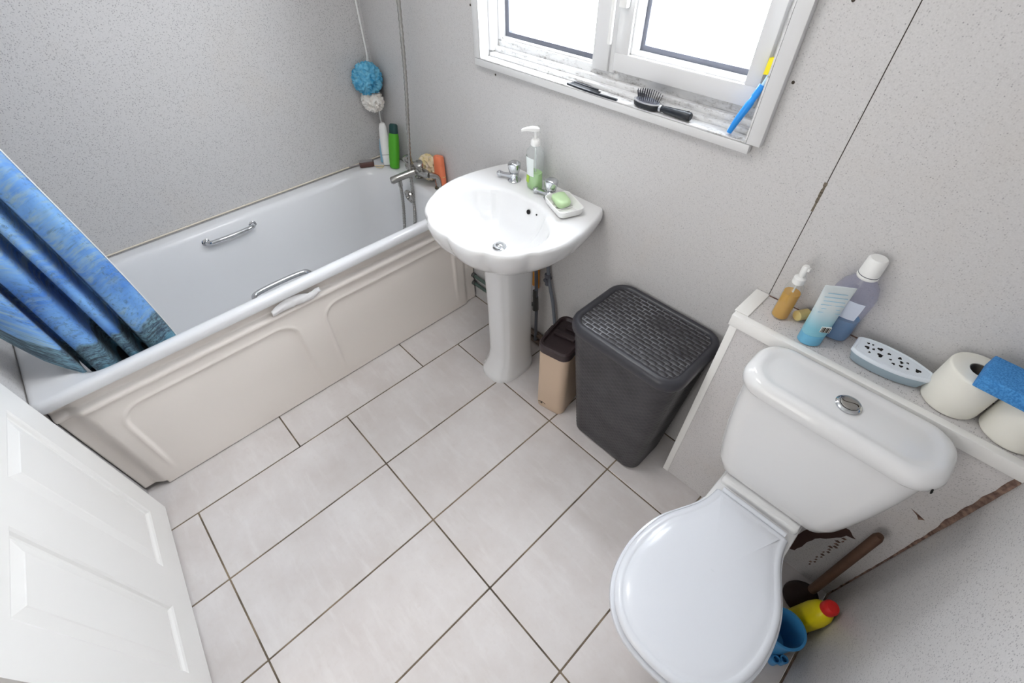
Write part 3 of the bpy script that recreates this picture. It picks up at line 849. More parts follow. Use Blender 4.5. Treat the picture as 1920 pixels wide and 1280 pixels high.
# soap dish and soap
dish = thing('soap_dish', 'white rectangular soap dish at the right edge of the wash basin', 'soap dish', (0.430, 0.200, 0.8238), (0, 0, math.radians(-22)))
r_ = [rrect(0, 0, 0.052, 0.034, 0.014, 0.0, 6), rrect(0, 0, 0.060, 0.041, 0.016, 0.006, 6), rrect(0, 0, 0.064, 0.045, 0.018, 0.024, 6), rrect(0, 0, 0.0635, 0.0445, 0.018, 0.026, 6), rrect(0, 0, 0.060, 0.041, 0.016, 0.026, 6),
      rrect(0, 0, 0.058, 0.039, 0.015, 0.023, 6), rrect(0, 0, 0.053, 0.035, 0.012, 0.009, 6), rrect(0, 0, 0.048, 0.030, 0.010, 0.006, 6)]
mk('tray', loft(r_), 'white_plastic', dish, world=False, smooth=50)
for k in range(4):
    mk('rib', bbox(-0.03 + 0.02 * k - 0.002, -0.03 + 0.02 * k + 0.002, -0.028, 0.028, 0.006, 0.010, 0.001), 'white_plastic', dish, world=False)
sb = mk('soap_bar', loft([rrect(0, 0, 0.028, 0.018, 0.012, 0.0, 6), rrect(0, 0, 0.033, 0.023, 0.015, 0.005, 6), rrect(0, 0, 0.035, 0.025, 0.017, 0.012, 6), rrect(0, 0, 0.033, 0.023, 0.015, 0.020, 6), rrect(0, 0, 0.026, 0.016, 0.012, 0.024, 6), rrect(0, 0, 0.012, 0.008, 0.006, 0.025, 6)]), 'soap', None, world=False, smooth=60)
sb.location = (0.413, 0.206, 0.8352); sb.rotation_euler = (math.radians(6), math.radians(3), math.radians(-24))
tag(sb, 'pale green bar of soap lying in the white soap dish', 'soap')

# ------------------------------------------------------------------ pipes under the basin
p1 = thing('basin_waste_pipe', 'grey vertical supply pipe with a dark valve right of the pedestal', 'pipe', (0.335, 0.27, 0))
mk('pipe', tube([(0.372, 0.272, 0.02), (0.372, 0.272, 0.2), (0.352, 0.272, 0.32), (0.318, 0.272, 0.44), (0.305, 0.27, 0.62)], 0.0075, 12), 'copper_pipe', p1)
mk('isolating_valve', join(tube([(0.318, 0.272, 0.40), (0.313, 0.272, 0.452)], 0.0125, 8), tube([(0.316, 0.255, 0.428), (0.316, 0.285, 0.428)], 0.010, 8)), 'gasket', p1)
p1.name = 'supply_pipe'
p2 = thing('supply_pipe', 'short supply pipe with dull metal valve beside the pedestal and orange tape', 'pipe', (0.24, 0.27, 0))
mk('pipe', tube([(0.262, 0.268, 0.03), (0.262, 0.268, 0.22), (0.250, 0.268, 0.5), (0.250, 0.25, 0.64)], 0.0075, 12), 'copper_pipe', p2)
v_ = mk('valve_body', join(tube([(0.258, 0.266, 0.225), (0.256, 0.266, 0.30)], [0.014, 0.012], 8), tube([(0.256, 0.262, 0.255), (0.226, 0.25, 0.255)], 0.009, 8), tube([(0.255, 0.262, 0.30), (0.255, 0.262, 0.335)], 0.010, 6)), 'brass_dull', p2)
ot = mk('orange_tape', bbox(0.205, 0.252, 0.2835, 0.2935, 0.33, 0.46, 0.002), 'orange_tag'); tag(ot, 'orange tape patch on the wall behind the pedestal', 'tape')
for z, y, lab_ in ((0.022, 0.272, 'lower brown pipe run along the wall foot behind the pedestal'), (0.060, 0.278, 'upper brown pipe run along the wall foot behind the pedestal')):
    q = thing('floor_pipe', lab_, 'pipe', (0.35, y, z - 0.012)); mk('pipe', tube([(0.20, y, z), (0.66, y, z)], 0.012, 12), 'brown_pipe', q)
    mk('pipe_clip', join(box(0.44, 0.455, y - 0.014, y + 0.014, z - 0.0135, z + 0.0135)), 'white_plastic', q, smooth=False)
for z, lab_ in ((0.155, 'upper green stained pipe between bath panel and pedestal'), (0.105, 'lower green stained pipe between bath panel and pedestal')):
    q = thing('green_pipe', lab_, 'pipe', (-0.05, 0.28, z - 0.01)); mk('pipe', tube([(-0.23, 0.28, z), (0.20, 0.28, z)], 0.0085, 10), 'green_pipe', q)
    mk('pipe_elbow', tube([(-0.212, 0.280, z), (-0.185, 0.280, z)], 0.0125, 10), 'brass_dull', q)

# ------------------------------------------------------------------ shower fittings
mixer = thing('bath_mixer_tap', 'chrome bath mixer tap on the bath rim below the shower hose', 'tap', (-0.42, 0.22, 0.587))
mk('body', tube([(-0.515, 0.20, 0.655), (-0.50, 0.20, 0.655), (-0.43, 0.20, 0.658), (-0.365, 0.203, 0.660), (-0.352, 0.206, 0.660)], [0.012, 0.019, 0.021, 0.018, 0.012], 16), 'dull_chrome', mixer)
mk('spout', tube([(-0.432, 0.20, 0.655), (-0.444, 0.165, 0.650), (-0.462, 0.12, 0.641), (-0.474, 0.088, 0.633), (-0.477, 0.082, 0.632)], [0.017, 0.016, 0.0155, 0.0165, 0.012], 16), 'dull_chrome', mixer)
mk('hose_outlet', tube([(-0.463, 0.118, 0.632), (-0.463, 0.118, 0.600)], 0.010, 12), 'dull_chrome', mixer)
for x in (-0.352, -0.508):
    mk('leg', tube(spline([(x, 0.205, 0.660), (x + 0.006, 0.222, 0.655), (x + 0.008, 0.243, 0.635), (x + 0.008, 0.248, 0.589)], 5), 0.0125, 14), 'dull_chrome', mixer)
    mk('flange', lathe(x + 0.008, 0.248, [(0.024, 0.5872), (0.024, 0.590), (0.015, 0.597)], 20), 'dull_chrome', mixer)
for x, ang in ((-0.465, -0.5), (-0.395, 0.3)):
    b_ = mk('knob', xf(lathe(0, 0, [(0.012, 0), (0.013, 0.018), (0.018, 0.024), (0.021, 0.036), (0.020, 0.046), (0.014, 0.050), (0.002, 0.051)], 16), Matrix.Translation((x, 0.195, 0.668)) @ Matrix.Rotation(ang * 0.6, 4, 'Y') @ Matrix.Rotation(0.3, 4, 'X')), 'dull_chrome', mixer)
hose_pts = [(-0.463, 0.118, 0.600), (-0.470, 0.115, 0.50), (-0.490, 0.105, 0.36), (-0.50, 0.08, 0.27), (-0.46, 0.06, 0.225), (-0.415, 0.09, 0.28), (-0.435, 0.14, 0.42), (-0.452, 0.165, 0.52), (-0.445, 0.170, 0.66), (-0.425, 0.186, 0.85), (-0.40, 0.198, 1.05), (-0.378, 0.205, 1.27), (-0.36, 0.215, 1.55), (-0.36, 0.235, 1.80)]
hp = spline(hose_pts, 40)
hr = [0.0072 + 0.0009 * math.sin(i * 1.6) for i in range(len(hp))]
hs = thing('shower_hose', 'ribbed grey metal shower hose rising in front of the back wall', 'hose', (-0.42, 0.12, 0.2))
mk('hose', tube(hp, hr, 10), 'dull_chrome', hs)
sh = mk('shower_head', tube([(-0.36, 0.235, 1.79), (-0.36, 0.215, 1.86), (-0.36, 0.19, 1.90), (-0.36, 0.15, 1.89), (-0.36, 0.142, 1.885)], [0.012, 0.013, 0.016, 0.038, 0.036], 16), 'chrome', hs)
mk('wall_bracket', join(tube([(-0.36, WY, 1.80), (-0.36, 0.24, 1.80)], 0.012, 12), tube([(-0.36, 0.235, 1.782), (-0.36, 0.235, 1.815)], 0.018, 12)), 'white_plastic', hs)
rod = mk('corner_rod', tube([(-0.790, 0.262, 0.5875), (-0.790, 0.262, CEIL)], 0.0036, 12), 'white_plastic')
tag(rod, 'thin white upright rod in the corner where the net puffs hang', 'rod')

# ---- net puffs
def puff(name, label, c, r, mat, seed, sq=(1, 1, 1), amp=0.35, fr=3.0):
    bm = bmesh.new(); bmesh.ops.create_icosphere(bm, subdivisions=5, radius=1.0)
    for v in bm.verts:
        d = v.co.normalized(); s = Vector((seed, seed * 2.3, 0))
        n1_ = mnoise.noise(d * fr + s); n2_ = mnoise.noise(d * fr * 2.3 - s)
        k = 1 + amp * (1 - 2.6 * abs(n1_)) * 0.7 + amp * 0.5 * (0.4 - 1.4 * abs(n2_)) 
        v.co = Vector((d.x * sq[0], d.y * sq[1], d.z * sq[2])) * r * k
    V = [v.co.copy() for v in bm.verts]; bm.verts.index_update(); F = [tuple(v.index for v in f.verts) for f in bm.faces]; bm.free()
    t = thing(name, label, 'bath puff', c)
    mk('net', (V, F), mat, t, world=False, smooth=70)
    return t
pf = puff('bath_puff', 'blue net bath puff hanging on the corner rod', (-0.758, 0.222, 0.955), 0.054, 'puff_blue', 1.3)
mk('loop', tube([(0, 0.01, 0.04), (-0.02, 0.03, 0.07), (-0.032, 0.04, 0.09)], 0.002, 6), 'white_plastic', pf, world=False)
pf = puff('bath_puff', 'off-white net puff hanging just below the blue one', (-0.764, 0.228, 0.864), 0.043, 'puff_white', 4.1, (1.15, 0.9, 0.95))
mk('loop', tube([(0, 0.01, 0.03), (-0.02, 0.025, 0.06), (-0.034, 0.037, 0.10)], 0.002, 6), 'white_plastic', pf, world=False)
pf = puff('bath_puff', 'cream net puff on the bath rim behind the mixer tap', (-0.432, 0.262, 0.650), 0.036, 'puff_cream', 7.7, (1.3, 0.9, 1.25), 0.45, 2.6)

# ---- bottles on the bath rim
def flat_bottle(t, prof, mat, e=2.6, name='bottle', n=32):
    return mk(name, loft([circ(0, 0, a, z, n, b, e) for a, b, z in prof]), mat, t, world=False)
def leaning(base, top, h):
    d = (Vector(top) - Vector(base)).normalized()
    return d.to_track_quat('Z', 'Y').to_euler()
g = thing('shampoo_bottle', 'bright green shampoo bottle with dark cap leaning in the bath corner', 'bottle', (-0.655, 0.210, 0.588), leaning((-0.655, 0.210, 0.588), (-0.672, 0.258, 0.78), 1))
flat_bottle(g, [(0.018, 0.013, 0.0), (0.023, 0.017, 0.004), (0.025, 0.018, 0.05), (0.026, 0.019, 0.10), (0.024, 0.017, 0.145), (0.021, 0.016, 0.156)], 'green_plastic')
mk('cap', loft([circ(0, 0, a, z, 32, b, 2.6) for a, b, z in ((0.0205, 0.016, 0.155), (0.021, 0.0165, 0.158), (0.0195, 0.015, 0.190), (0.015, 0.011, 0.196), (0.004, 0.003, 0.197))]), 'dark_green', g, world=False)
g = thing('conditioner_bottle', 'slim white bottle leaning beside the green shampoo bottle', 'bottle', (-0.700, 0.202, 0.592), leaning((-0.700, 0.196, 0.588), (-0.752, 0.240, 0.78), 1))
flat_bottle(g, [(0.017, 0.012, 0.0), (0.020, 0.015, 0.004), (0.022, 0.016, 0.06), (0.021, 0.016, 0.12), (0.018, 0.014, 0.165), (0.013, 0.011, 0.182), (0.004, 0.003, 0.188)], 'white_plastic', 2.3)
mk('cap_seam', loft([circ(0, 0, a, z, 32, b, 2.3) for a, b, z in ((0.0222, 0.0162, 0.045), (0.0222, 0.0162, 0.047))], cap0=False, cap1=False), 'grey_plastic', g, world=False)
g = thing('pale_blue_bottle', 'pale blue bottle half hidden behind the slim white bottle', 'bottle', (-0.742, 0.208, 0.588), leaning((-0.742, 0.208, 0.588), (-0.772, 0.250, 0.74), 1))
flat_bottle(g, [(0.015, 0.012, 0.0), (0.018, 0.014, 0.004), (0.019, 0.014, 0.07), (0.017, 0.013, 0.105)], 'pale_blue_plastic', 2.3)
mk('cap', loft([circ(0, 0, a, z, 24, b, 2.3) for a, b, z in ((0.012, 0.010, 0.105), (0.012, 0.010, 0.128), (0.008, 0.006, 0.132))]), 'white_plastic', g, world=False)
g = thing('body_wash_bottle', 'orange bottle standing on the bath rim behind the basin', 'bottle', (-0.352, 0.262, 0.588), (math.radians(-6), math.radians(-3), 0.25))
flat_bottle(g, [(0.022, 0.013, 0.0), (0.026, 0.016, 0.004), (0.027, 0.017, 0.04), (0.025, 0.016, 0.095), (0.0245, 0.016, 0.097), (0.0255, 0.0165, 0.099), (0.024, 0.0155, 0.128), (0.021, 0.013, 0.134), (0.006, 0.004, 0.135)], 'orange_plastic', 2.8)
for k in range(3):
    mk('embossed_line', loft([circ(0, 0, 0.0268 - 0.001 * k, 0.045 + 0.012 * k, 32, 0.0168 - 0.0005 * k, 2.8), circ(0, 0, 0.0268 - 0.001 * k, 0.048 + 0.012 * k, 32, 0.0168 - 0.0005 * k, 2.8)], cap0=False, cap1=False), 'cream_plastic', g, world=False)
g = thing('scrubbing_brush', 'brown brush with a thin handle lying in the bath corner by the left wall', 'brush', (-0.765, 0.125, 0.588), (0, 0, math.radians(60)))
mk('brush_head', loft([rrect(0, 0, 0.030, 0.012, 0.003, 0.0, 4), rrect(0, 0, 0.034, 0.015, 0.004, 0.004, 4), rrect(0, 0, 0.034, 0.015, 0.004, 0.020, 4), rrect(0, 0, 0.031, 0.012, 0.004, 0.024, 4)]), 'brown_brush', g, world=False)
mk('grey_back', bbox(-0.031, 0.031, -0.011, 0.011, 0.024, 0.029, 0.002), 'grey_plastic', g, world=False)
mk('handle', tube([(-0.034, 0, 0.012), (-0.06, 0.0, 0.010), (-0.085, 0.004, 0.006)], [0.004, 0.003, 0.002], 8), 'grey_plastic', g, world=False)
cn = mk('cord_loop', tube(spline([(-0.735, 0.155, 0.5905), (-0.715, 0.150, 0.5905), (-0.700, 0.168, 0.5905), (-0.712, 0.185, 0.5905), (-0.722, 0.165, 0.5925), (-0.742, 0.148, 0.5925)], 6), 0.0025, 6), 'puff_cream')
tag(cn, 'cream cord loop lying on the bath rim below the white bottle', 'cord')

# ------------------------------------------------------------------ pedal bin
pb = thing('pedal_bin', 'slim beige bin with dark brown lid between pedestal and laundry basket', 'bin', (0.548, 0.126, 0), (0, 0, 0.20))
hx, hy = 0.064, 0.095
mk('body', loft([rrect(0, 0, hx - 0.006, hy - 0.006, 0.024, 0.0, 6), rrect(0, 0, hx - 0.002, hy - 0.002, 0.027, 0.004, 6), rrect(0, 0, hx, hy, 0.030, 0.02, 6), rrect(0, 0, hx, hy, 0.030, 0.345, 6)]), 'beige_plastic', pb, world=False)
mk('lid', loft([rrect(0, 0, hx + 0.001, hy + 0.001, 0.032, 0.340, 6), rrect(0, 0, hx + 0.004, hy + 0.004, 0.034, 0.342, 6), rrect(0, 0, hx + 0.004, hy + 0.004, 0.034, 0.372, 6), rrect(0, 0, hx - 0.002, hy - 0.002, 0.030, 0.378, 6), rrect(0, 0, hx - 0.008, hy - 0.010, 0.026, 0.377, 6),
                rrect(0, 0, hx - 0.012, hy - 0.016, 0.024, 0.366, 6), rrect(0, 0, hx - 0.02, hy - 0.03, 0.02, 0.364, 6)]), 'brown_lid', pb, world=False)
mk('lid_handle', join(bbox(-0.044, 0.044, -0.012, 0.012, 0.364, 0.377, 0.004), bbox(-0.02, 0.02, 0.035, 0.06, 0.364, 0.374, 0.004)), 'brown_lid', pb, world=False)
mk('lid_hinge', bbox(-hx - 0.012, -hx + 0.004, -0.03, 0.03, 0.345, 0.366, 0.004), 'brown_lid', pb, world=False)
mk('logo_mark', join(tube([(-0.030 + 0.018 * math.cos(a), -hy - 0.0004, 0.028 + 0.010 * math.sin(a)) for a in [0.4 + 2.4 * q / 10 for q in range(11)]], 0.0011, 6), bbox(-0.034, -0.028, -hy - 0.001, -hy, 0.026, 0.036, 0.0004), bbox(-0.040, -0.032, -hy - 0.001, -hy, 0.028, 0.031, 0.0004)), 'dark_gap', pb, world=False)

# ------------------------------------------------------------------ laundry basket
lb = thing('laundry_basket', 'dark grey woven plastic laundry basket with lid by the boxed ledge', 'basket', (0.838, 0.146, 0))
def weave(u, v, cu, cv):
    """basket weave relief 0..1, bricks cu x cv staggered, and groove mask"""
    r = math.floor(v / cv); uu = u / cu + (0.5 if r % 2 else 0.0)
    fu = uu - math.floor(uu); fv = v / cv - r
    h = (math.sin(PI * fu) ** 0.5) * (math.sin(PI * fv) ** 0.6)
    g_ = max(1 - smoothstep(0.0, 0.10, min(fu, 1 - fu) * cu / cv * 0.6), 1 - smoothstep(0.0, 0.16, min(fv, 1 - fv)))
    return h, g_
def basket_ring(t, n=240):
    # t 0 bottom .. 1 top
    hx_, hy_ = 0.150 + 0.043 * t, 0.100 + 0.038 * t
    r = 0.045 + 0.012 * t
    cy = 0.004 * (1 - t)
    ring = []
    base = rrect(0, cy, hx_, hy_, r, 0, 16)
    pts = [Vector((p[0], p[1], 0)) for p in base] + [Vector((base[0][0], base[0][1], 0))]
    return resample(pts, n)
NR = 110; Vb = []; dust = []
for k in range(NR + 1):
    t = k / NR; z = 0.012 + 0.558 * t
    R_ = basket_ring(t)
    per = 0.0
    n = len(R_)
    for i, p in enumerate(R_):
        nx = (R_[(i + 1) % n] - R_[i - 1]); nrm = Vector((nx.y, -nx.x, 0)).normalized()
        h_, g_ = weave(i / n * 48, z, 1.0, 0.0105)
        edge = smoothstep(0, 0.02, t) * (1 - smoothstep(0.98, 1, t))
        q = p + nrm * 0.0022 * (h_ - 0.5) * edge
        Vb.append((q.x, q.y, z)); dust.append(0.0)
Fb = []
n = 240
for k in range(NR):
    for i in range(n):
        a = k * n + i; b = k * n + (i + 1) % n; Fb.append((a, b, b + n, a + n))
Fb.append(tuple(range(n - 1, -1, -1)))
bo = mk('woven_body', (Vb, Fb), 'wicker', lb, world=False, smooth=60)
at = bo.data.attributes.new('dust', 'FLOAT', 'POINT'); at.data.foreach_set('value', [0.06] * len(Vb))
rb = lambda o, z, r=0.06: rrect(0, 0, 0.197 + o, 0.141 + o, r + o, z, 12)
mk('lid_rim', loft([rb(-0.004, 0.566), rb(0.004, 0.566), rb(0.006, 0.572), rb(0.006, 0.590), rb(0.002, 0.600), rb(-0.006, 0.606), rb(-0.016, 0.605), rb(-0.021, 0.600), rb(-0.023, 0.594)], cap0=False), 'wicker_rim', lb, world=False, smooth=50)
# woven lid centre
NU, NV = 190, 130; V = []; dst = []; keep = {}
for i in range(NU + 1):
    for k in range(NV + 1):
        x = -0.175 + 0.350 * i / NU; y = -0.119 + 0.238 * k / NV
        h_, g_ = weave(x + 10, y + 10, 0.0300, 0.0150)
        V.append((x, y, 0.5960 + 0.0034 * h_))
        wear = 0.25 + 0.75 * smoothstep(0.10, -0.14, x) * (0.6 + 0.4 * mnoise.noise(Vector((x * 14, y * 14, 2))))
        fade = min(1, max(0.1, 0.6 + 0.9 * mnoise.noise(Vector((x * 9, y * 9, 5)))))
        dst.append(min(1.0, 1.35 * g_ * wear * (0.45 + 0.55 * fade)))
F = []
for i in range(NU):
    for k in range(NV):
        x = -0.175 + 0.350 * (i + .5) / NU; y = -0.119 + 0.238 * (k + .5) / NV
        if rr_sdf(x, y, -0.1755, 0.1755, -0.1195, 0.1195, 0.04) > 0: continue
        a = i * (NV + 1) + k; F.append((a, a + NV + 1, a + NV + 2, a + 1))
used = sorted({q for f in F for q in f}); remap = {q: j for j, q in enumerate(used)}
lo = mk('woven_lid', ([V[q] for q in used], [tuple(remap[q] for q in f) for f in F]), 'wicker', lb, world=False, smooth=60)
at = lo.data.attributes.new('dust', 'FLOAT', 'POINT'); at.data.foreach_set('value', [dst[q] for q in used])

# ------------------------------------------------------------------ toilet
TX = 1.352
wc = thing('toilet', 'white close-coupled toilet with its lid closed, in front of the boxed ledge', 'toilet', (TX, -0.15, 0))
# seat outline, half: (dx, y)
sh_ = [(0.0, -0.515), (0.060, -0.508), (0.112, -0.478), (0.150, -0.425), (0.168, -0.355), (0.168, -0.285), (0.155, -0.222), (0.131, -0.170), (0.110, -0.125), (0.099, -0.085), (0.096, -0.052)]
sp_ = spline([(x, y, 0) for x, y in sh_], 6)
so = sp_ + [Vector((0.05, -0.052, 0)), Vector((0, -0.052, 0)), Vector((-0.05, -0.052, 0))] + [Vector((-p.x, p.y, 0)) for p in reversed(sp_[1:])] + [sp_[0]]
seat_o = resample(so, 120)
def seat_ring(ins, z, dy=0.0):
    out = []; n = len(seat_o)
    for i, p in enumerate(seat_o):
        t = seat_o[(i + 2) % n] - seat_o[i - 2]; nr = Vector((t.y, -t.x, 0)).normalized()
        q = p - nr * ins
        out.append((TX + q.x, min(q.y + dy, -0.052), z))
    return out
def pan_ring(s, z, cy=-0.26, dy=0, sx=None):
    return [(TX + p.x * (sx or s), cy + (p.y - cy) * s + dy, z) for p in seat_o]
mk('pan', loft([pan_ring(0.62, 0.0, -0.17), pan_ring(0.62, 0.012, -0.17), pan_ring(0.56, 0.03, -0.17), pan_ring(0.54, 0.12, -0.18, 0, 0.60), pan_ring(0.66, 0.22, -0.20, 0, 0.72), pan_ring(0.84, 0.30, -0.22, 0, 0.86), pan_ring(0.94, 0.36, -0.24), pan_ring(0.965, 0.395, -0.25), pan_ring(0.955, 0.402, -0.25)]), 'ceramic', wc, smooth=60)
# rear deck of the pan carrying the cistern
def deck_ring(hw, y0, y1, z, r=0.02): return rrect(TX, (y0 + y1) / 2, hw, (y1 - y0) / 2, r, z, 6)
mk('pan_deck', loft([deck_ring(0.075, -0.14, 0.10, 0.15, 0.03), deck_ring(0.085, -0.13, 0.12, 0.28, 0.03), deck_ring(0.10, -0.11, 0.13, 0.38, 0.02), deck_ring(0.106, -0.10, 0.13, 0.405, 0.015), deck_ring(0.108, -0.10, 0.13, 0.418, 0.012), deck_ring(0.105, -0.097, 0.127, 0.422, 0.012)]), 'ceramic', wc, smooth=50)
mk('deck_step', loft([deck_ring(0.104, -0.026, 0.125, 0.420, 0.012), deck_ring(0.104, -0.024, 0.125, 0.432, 0.012), deck_ring(0.100, -0.018, 0.122, 0.438, 0.012)]), 'ceramic', wc, smooth=50)
mk('seat', loft([seat_ring(0.010, 0.4035), seat_ring(-0.006, 0.4045), seat_ring(-0.010, 0.410), seat_ring(-0.008, 0.4170), seat_ring(0.004, 0.419)]), 'seat', wc, smooth=60)
lid_r = [seat_ring(0.006, 0.4205), seat_ring(0.0, 0.4225), seat_ring(-0.001, 0.431), seat_ring(0.004, 0.4365), seat_ring(0.012, 0.4400), seat_ring(0.016, 0.4392), seat_ring(0.019, 0.4388), seat_ring(0.028, 0.4425)]
def inner_scale(s, z): 
    b_ = seat_ring(0.028, z); cx = TX; cy = -0.27
    return [(cx + (x - cx) * s, cy + (y - cy) * s, z) for x, y, _ in b_]
lid_r += [inner_scale(s, z) for s, z in ((0.9, 0.4448), (0.7, 0.4475), (0.45, 0.4492), (0.2, 0.4500), (0.05, 0.4502))]
mk('lid', loft(lid_r), 'seat', wc, smooth=60)
mk('hinge_bar', tube([(TX - 0.085, -0.046, 0.432), (TX + 0.085, -0.046, 0.432)], 0.008, 12), 'seat', wc)
# cistern
CX = 1.358
def cr(hw, y0, y1, z, r): return rrect(CX, (y0 + y1) / 2, hw, (y1 - y0) / 2, r, z, 10)
YB = BY - 0.007
mk('cistern', loft([cr(0.112, 0.012, YB - 0.01, 0.4385, 0.03), cr(0.126, 0.001, YB - 0.006, 0.441, 0.035), cr(0.141, -0.006, YB, 0.452, 0.04), cr(0.156, -0.010, YB, 0.485, 0.045), cr(0.168, -0.012, YB, 0.54, 0.05), cr(0.178, -0.011, YB, 0.61, 0.05), cr(0.186, -0.008, YB, 0.69, 0.05), cr(0.190, -0.004, YB, 0.766, 0.05)]), 'ceramic', wc, smooth=60)
def cl(ins, z, r=0.062): return rrect(CX, (-0.017 + YB) / 2, 0.202 - ins, (YB + 0.017) / 2 - ins * 0.92, max(0.02, r - ins * 0.5), z, 10)
cli = mk('cistern_lid', loft([cl(0.012, 0.7665), cl(0.002, 0.7665), cl(0.0, 0.770), cl(-0.001, 0.782), cl(0.001, 0.792), cl(0.007, 0.800), cl(0.014, 0.805), cl(0.021, 0.8065), cl(0.028, 0.8055), cl(0.036, 0.8020), cl(0.046, 0.8008), cl(0.06, 0.8010), cl(0.075, 0.8012)]), 'ceramic', wc, smooth=60)
mk('chip_mark', bbox(1.545, 1.5475, -0.006, 0.004, 0.778, 0.783, 0.0004), 'black_hole', cli)
fb = mk('flush_button', lathe(CX + 0.004, 0.070, [(0.025, 0.8009), (0.026, 0.8044), (0.023, 0.8079), (0.0195, 0.8089), (0.0190, 0.8069)], 32), 'chrome', wc)
mk('button_half', join(lathe(CX + 0.004, 0.070, [(0.0185, 0.8064), (0.0185, 0.8099), (0.016, 0.8114), (0.001, 0.8119)], 32)), 'dull_chrome', fb)
mk('button_split', tube([(CX + 0.004 + 0.016 * math.cos(a) * 1.0, 0.070 + 0.004 * math.sin(2 * a), 0.8120) for a in [PI * q / 12 for q in range(13)]], 0.0006, 5), 'dark_gap', fb)
sp2 = mk('soil_pipe', tube([(1.35, 0.02, 0.20), (1.35, 0.10, 0.20), (1.35, 0.159, 0.20)], 0.052, 20), 'white_plastic', wc)

# ------------------------------------------------------------------ things beside the toilet
pl = thing('sink_plunger', 'brown stick of a plunger leaning in the corner behind the toilet', 'plunger', (1.607, 0.085, 0.0))
mk('rubber_cup', lathe(1.607, 0.085, [(0.048, 0.0), (0.050, 0.004), (0.047, 0.02), (0.036, 0.045), (0.020, 0.060), (0.014, 0.085), (0.002, 0.087)], 28), 'rubber', pl)
mk('stick', tube([(1.607, 0.085, 0.07), (1.603, 0.103, 0.25), (1.599, 0.119, 0.425), (1.599, 0.1195, 0.437)], [0.0125, 0.0125, 0.0125, 0.009], 16), 'stick', pl)
yb = thing('cleaner_bottle', 'yellow cleaner bottle with a red cap beside the blue pot', 'bottle', (1.616, -0.006, 0.002), leaning((1.616, -0.006, 0), (1.636, 0.008, 0.2), 1))
flat_bottle(yb, [(0.028, 0.024, 0.0), (0.033, 0.029, 0.004), (0.034, 0.030, 0.02), (0.034, 0.030, 0.13), (0.030, 0.028, 0.160), (0.023, 0.022, 0.178), (0.018, 0.018, 0.184)], 'yellow_plastic', 2.3)
mk('cap', lathe(0, 0, [(0.019, 0.182), (0.020, 0.186), (0.0195, 0.205), (0.016, 0.212), (0.006, 0.214), (0.001, 0.214)], 24), 'red_cap', yb, world=False)
bpot = thing('blue_pot', 'blue plastic brush pot on the floor between toilet and right wall', 'pot', (1.588, -0.092, 0.0))
mk('pot', lathe(1.588, -0.092, [(0.042, 0.0), (0.045, 0.004), (0.047, 0.06), (0.049, 0.118), (0.053, 0.121), (0.054, 0.128), (0.053, 0.132), (0.047, 0.132), (0.045, 0.125), (0.043, 0.06), (0.041, 0.008), (0.001, 0.006)], 36), 'pot_blue', bpot)
for a, z in ((-0.55, 0.02), (-0.95, 0.018)):
    cx, cy = 1.588 + 0.058 * math.cos(a), -0.092 + 0.058 * math.sin(a)
    mk('lug', loft([circ(cx, cy, r, zz_, 14) for r, zz_ in ((0.010, 0.0), (0.011, 0.002), (0.011, 0.038), (0.0075, 0.038), (0.0075, 0.006))]), 'pot_blue', bpot)
mk('lug_bridge', xf(bbox(0.040, 0.060, -0.022, 0.022, 0.004, 0.02, 0.003), Matrix.Translation((1.588, -0.092, 0)) @ Matrix.Rotation(-0.75, 4, 'Z')), 'pot_blue', bpot)

# ------------------------------------------------------------------ things on the boxed ledge
LZ = 0.8005
ob_ = thing('oil_bottle', 'small amber oil bottle with white pump on the boxed ledge', 'bottle', (1.136, 0.238, LZ))
prof = [(0.0175, 0.0), (0.0205, 0.003), (0.0205, 0.088), (0.0185, 0.098), (0.011, 0.106), (0.010, 0.110)]
mk('bottle', loft([circ(0, 0, r, z, 28) for r, z in prof]), 'clear', ob_, world=False)
mk('oil', loft([circ(0, 0, r, z, 28) for r, z in ((0.016, 0.002), (0.0188, 0.004), (0.0188, 0.078))]), 'amber', ob_, world=False)
mk('pump_collar', lathe(0, 0, [(0.011, 0.106), (0.0135, 0.107), (0.0135, 0.122), (0.009, 0.125)], 20), 'white_plastic', ob_, world=False)
mk('pump_head', join(lathe(0, 0, [(0.005, 0.124), (0.0075, 0.130), (0.008, 0.150), (0.006, 0.156), (0.001, 0.157)], 16), bbox(-0.006, 0.011, -0.005, 0.005, 0.144, 0.153, 0.002)), 'white_plastic', ob_, world=False)
mk('dip_tube', tube([(0, 0, 0.106), (0.003, 0, 0.01)], 0.002, 6), 'label_white', ob_, world=False)
cp = thing('cream_cap', 'cream bottle cap lying on its side between oil bottle and blue tube', 'cap', (1.177, 0.262, LZ + 0.0135), (math.radians(90), 0, math.radians(-30)))
mk('shell', lathe(0, 0, [(0.0135, -0.016), (0.0135, 0.014), (0.011, 0.0165), (0.001, 0.017)], 24), 'cream_plastic', cp, world=False)
mk('inside', lathe(0, 0, [(0.011, -0.0163), (0.011, -0.0168), (0.001, -0.0168)], 24), 'brown_brush', cp, world=False)
tb = thing('face_wash_tube', 'blue and white squeeze tube standing on its cap in front of the mouthwash', 'tube', (1.224, 0.203, LZ), leaning((1.224, 0.203, 0), (1.216, 0.209, 0.15), 1))
tube_r = [(0.026, 0.020, 0.028), (0.027, 0.020, 0.036), (0.0285, 0.015, 0.085), (0.0305, 0.007, 0.125), (0.032, 0.0022, 0.148), (0.032, 0.0018, 0.160)]
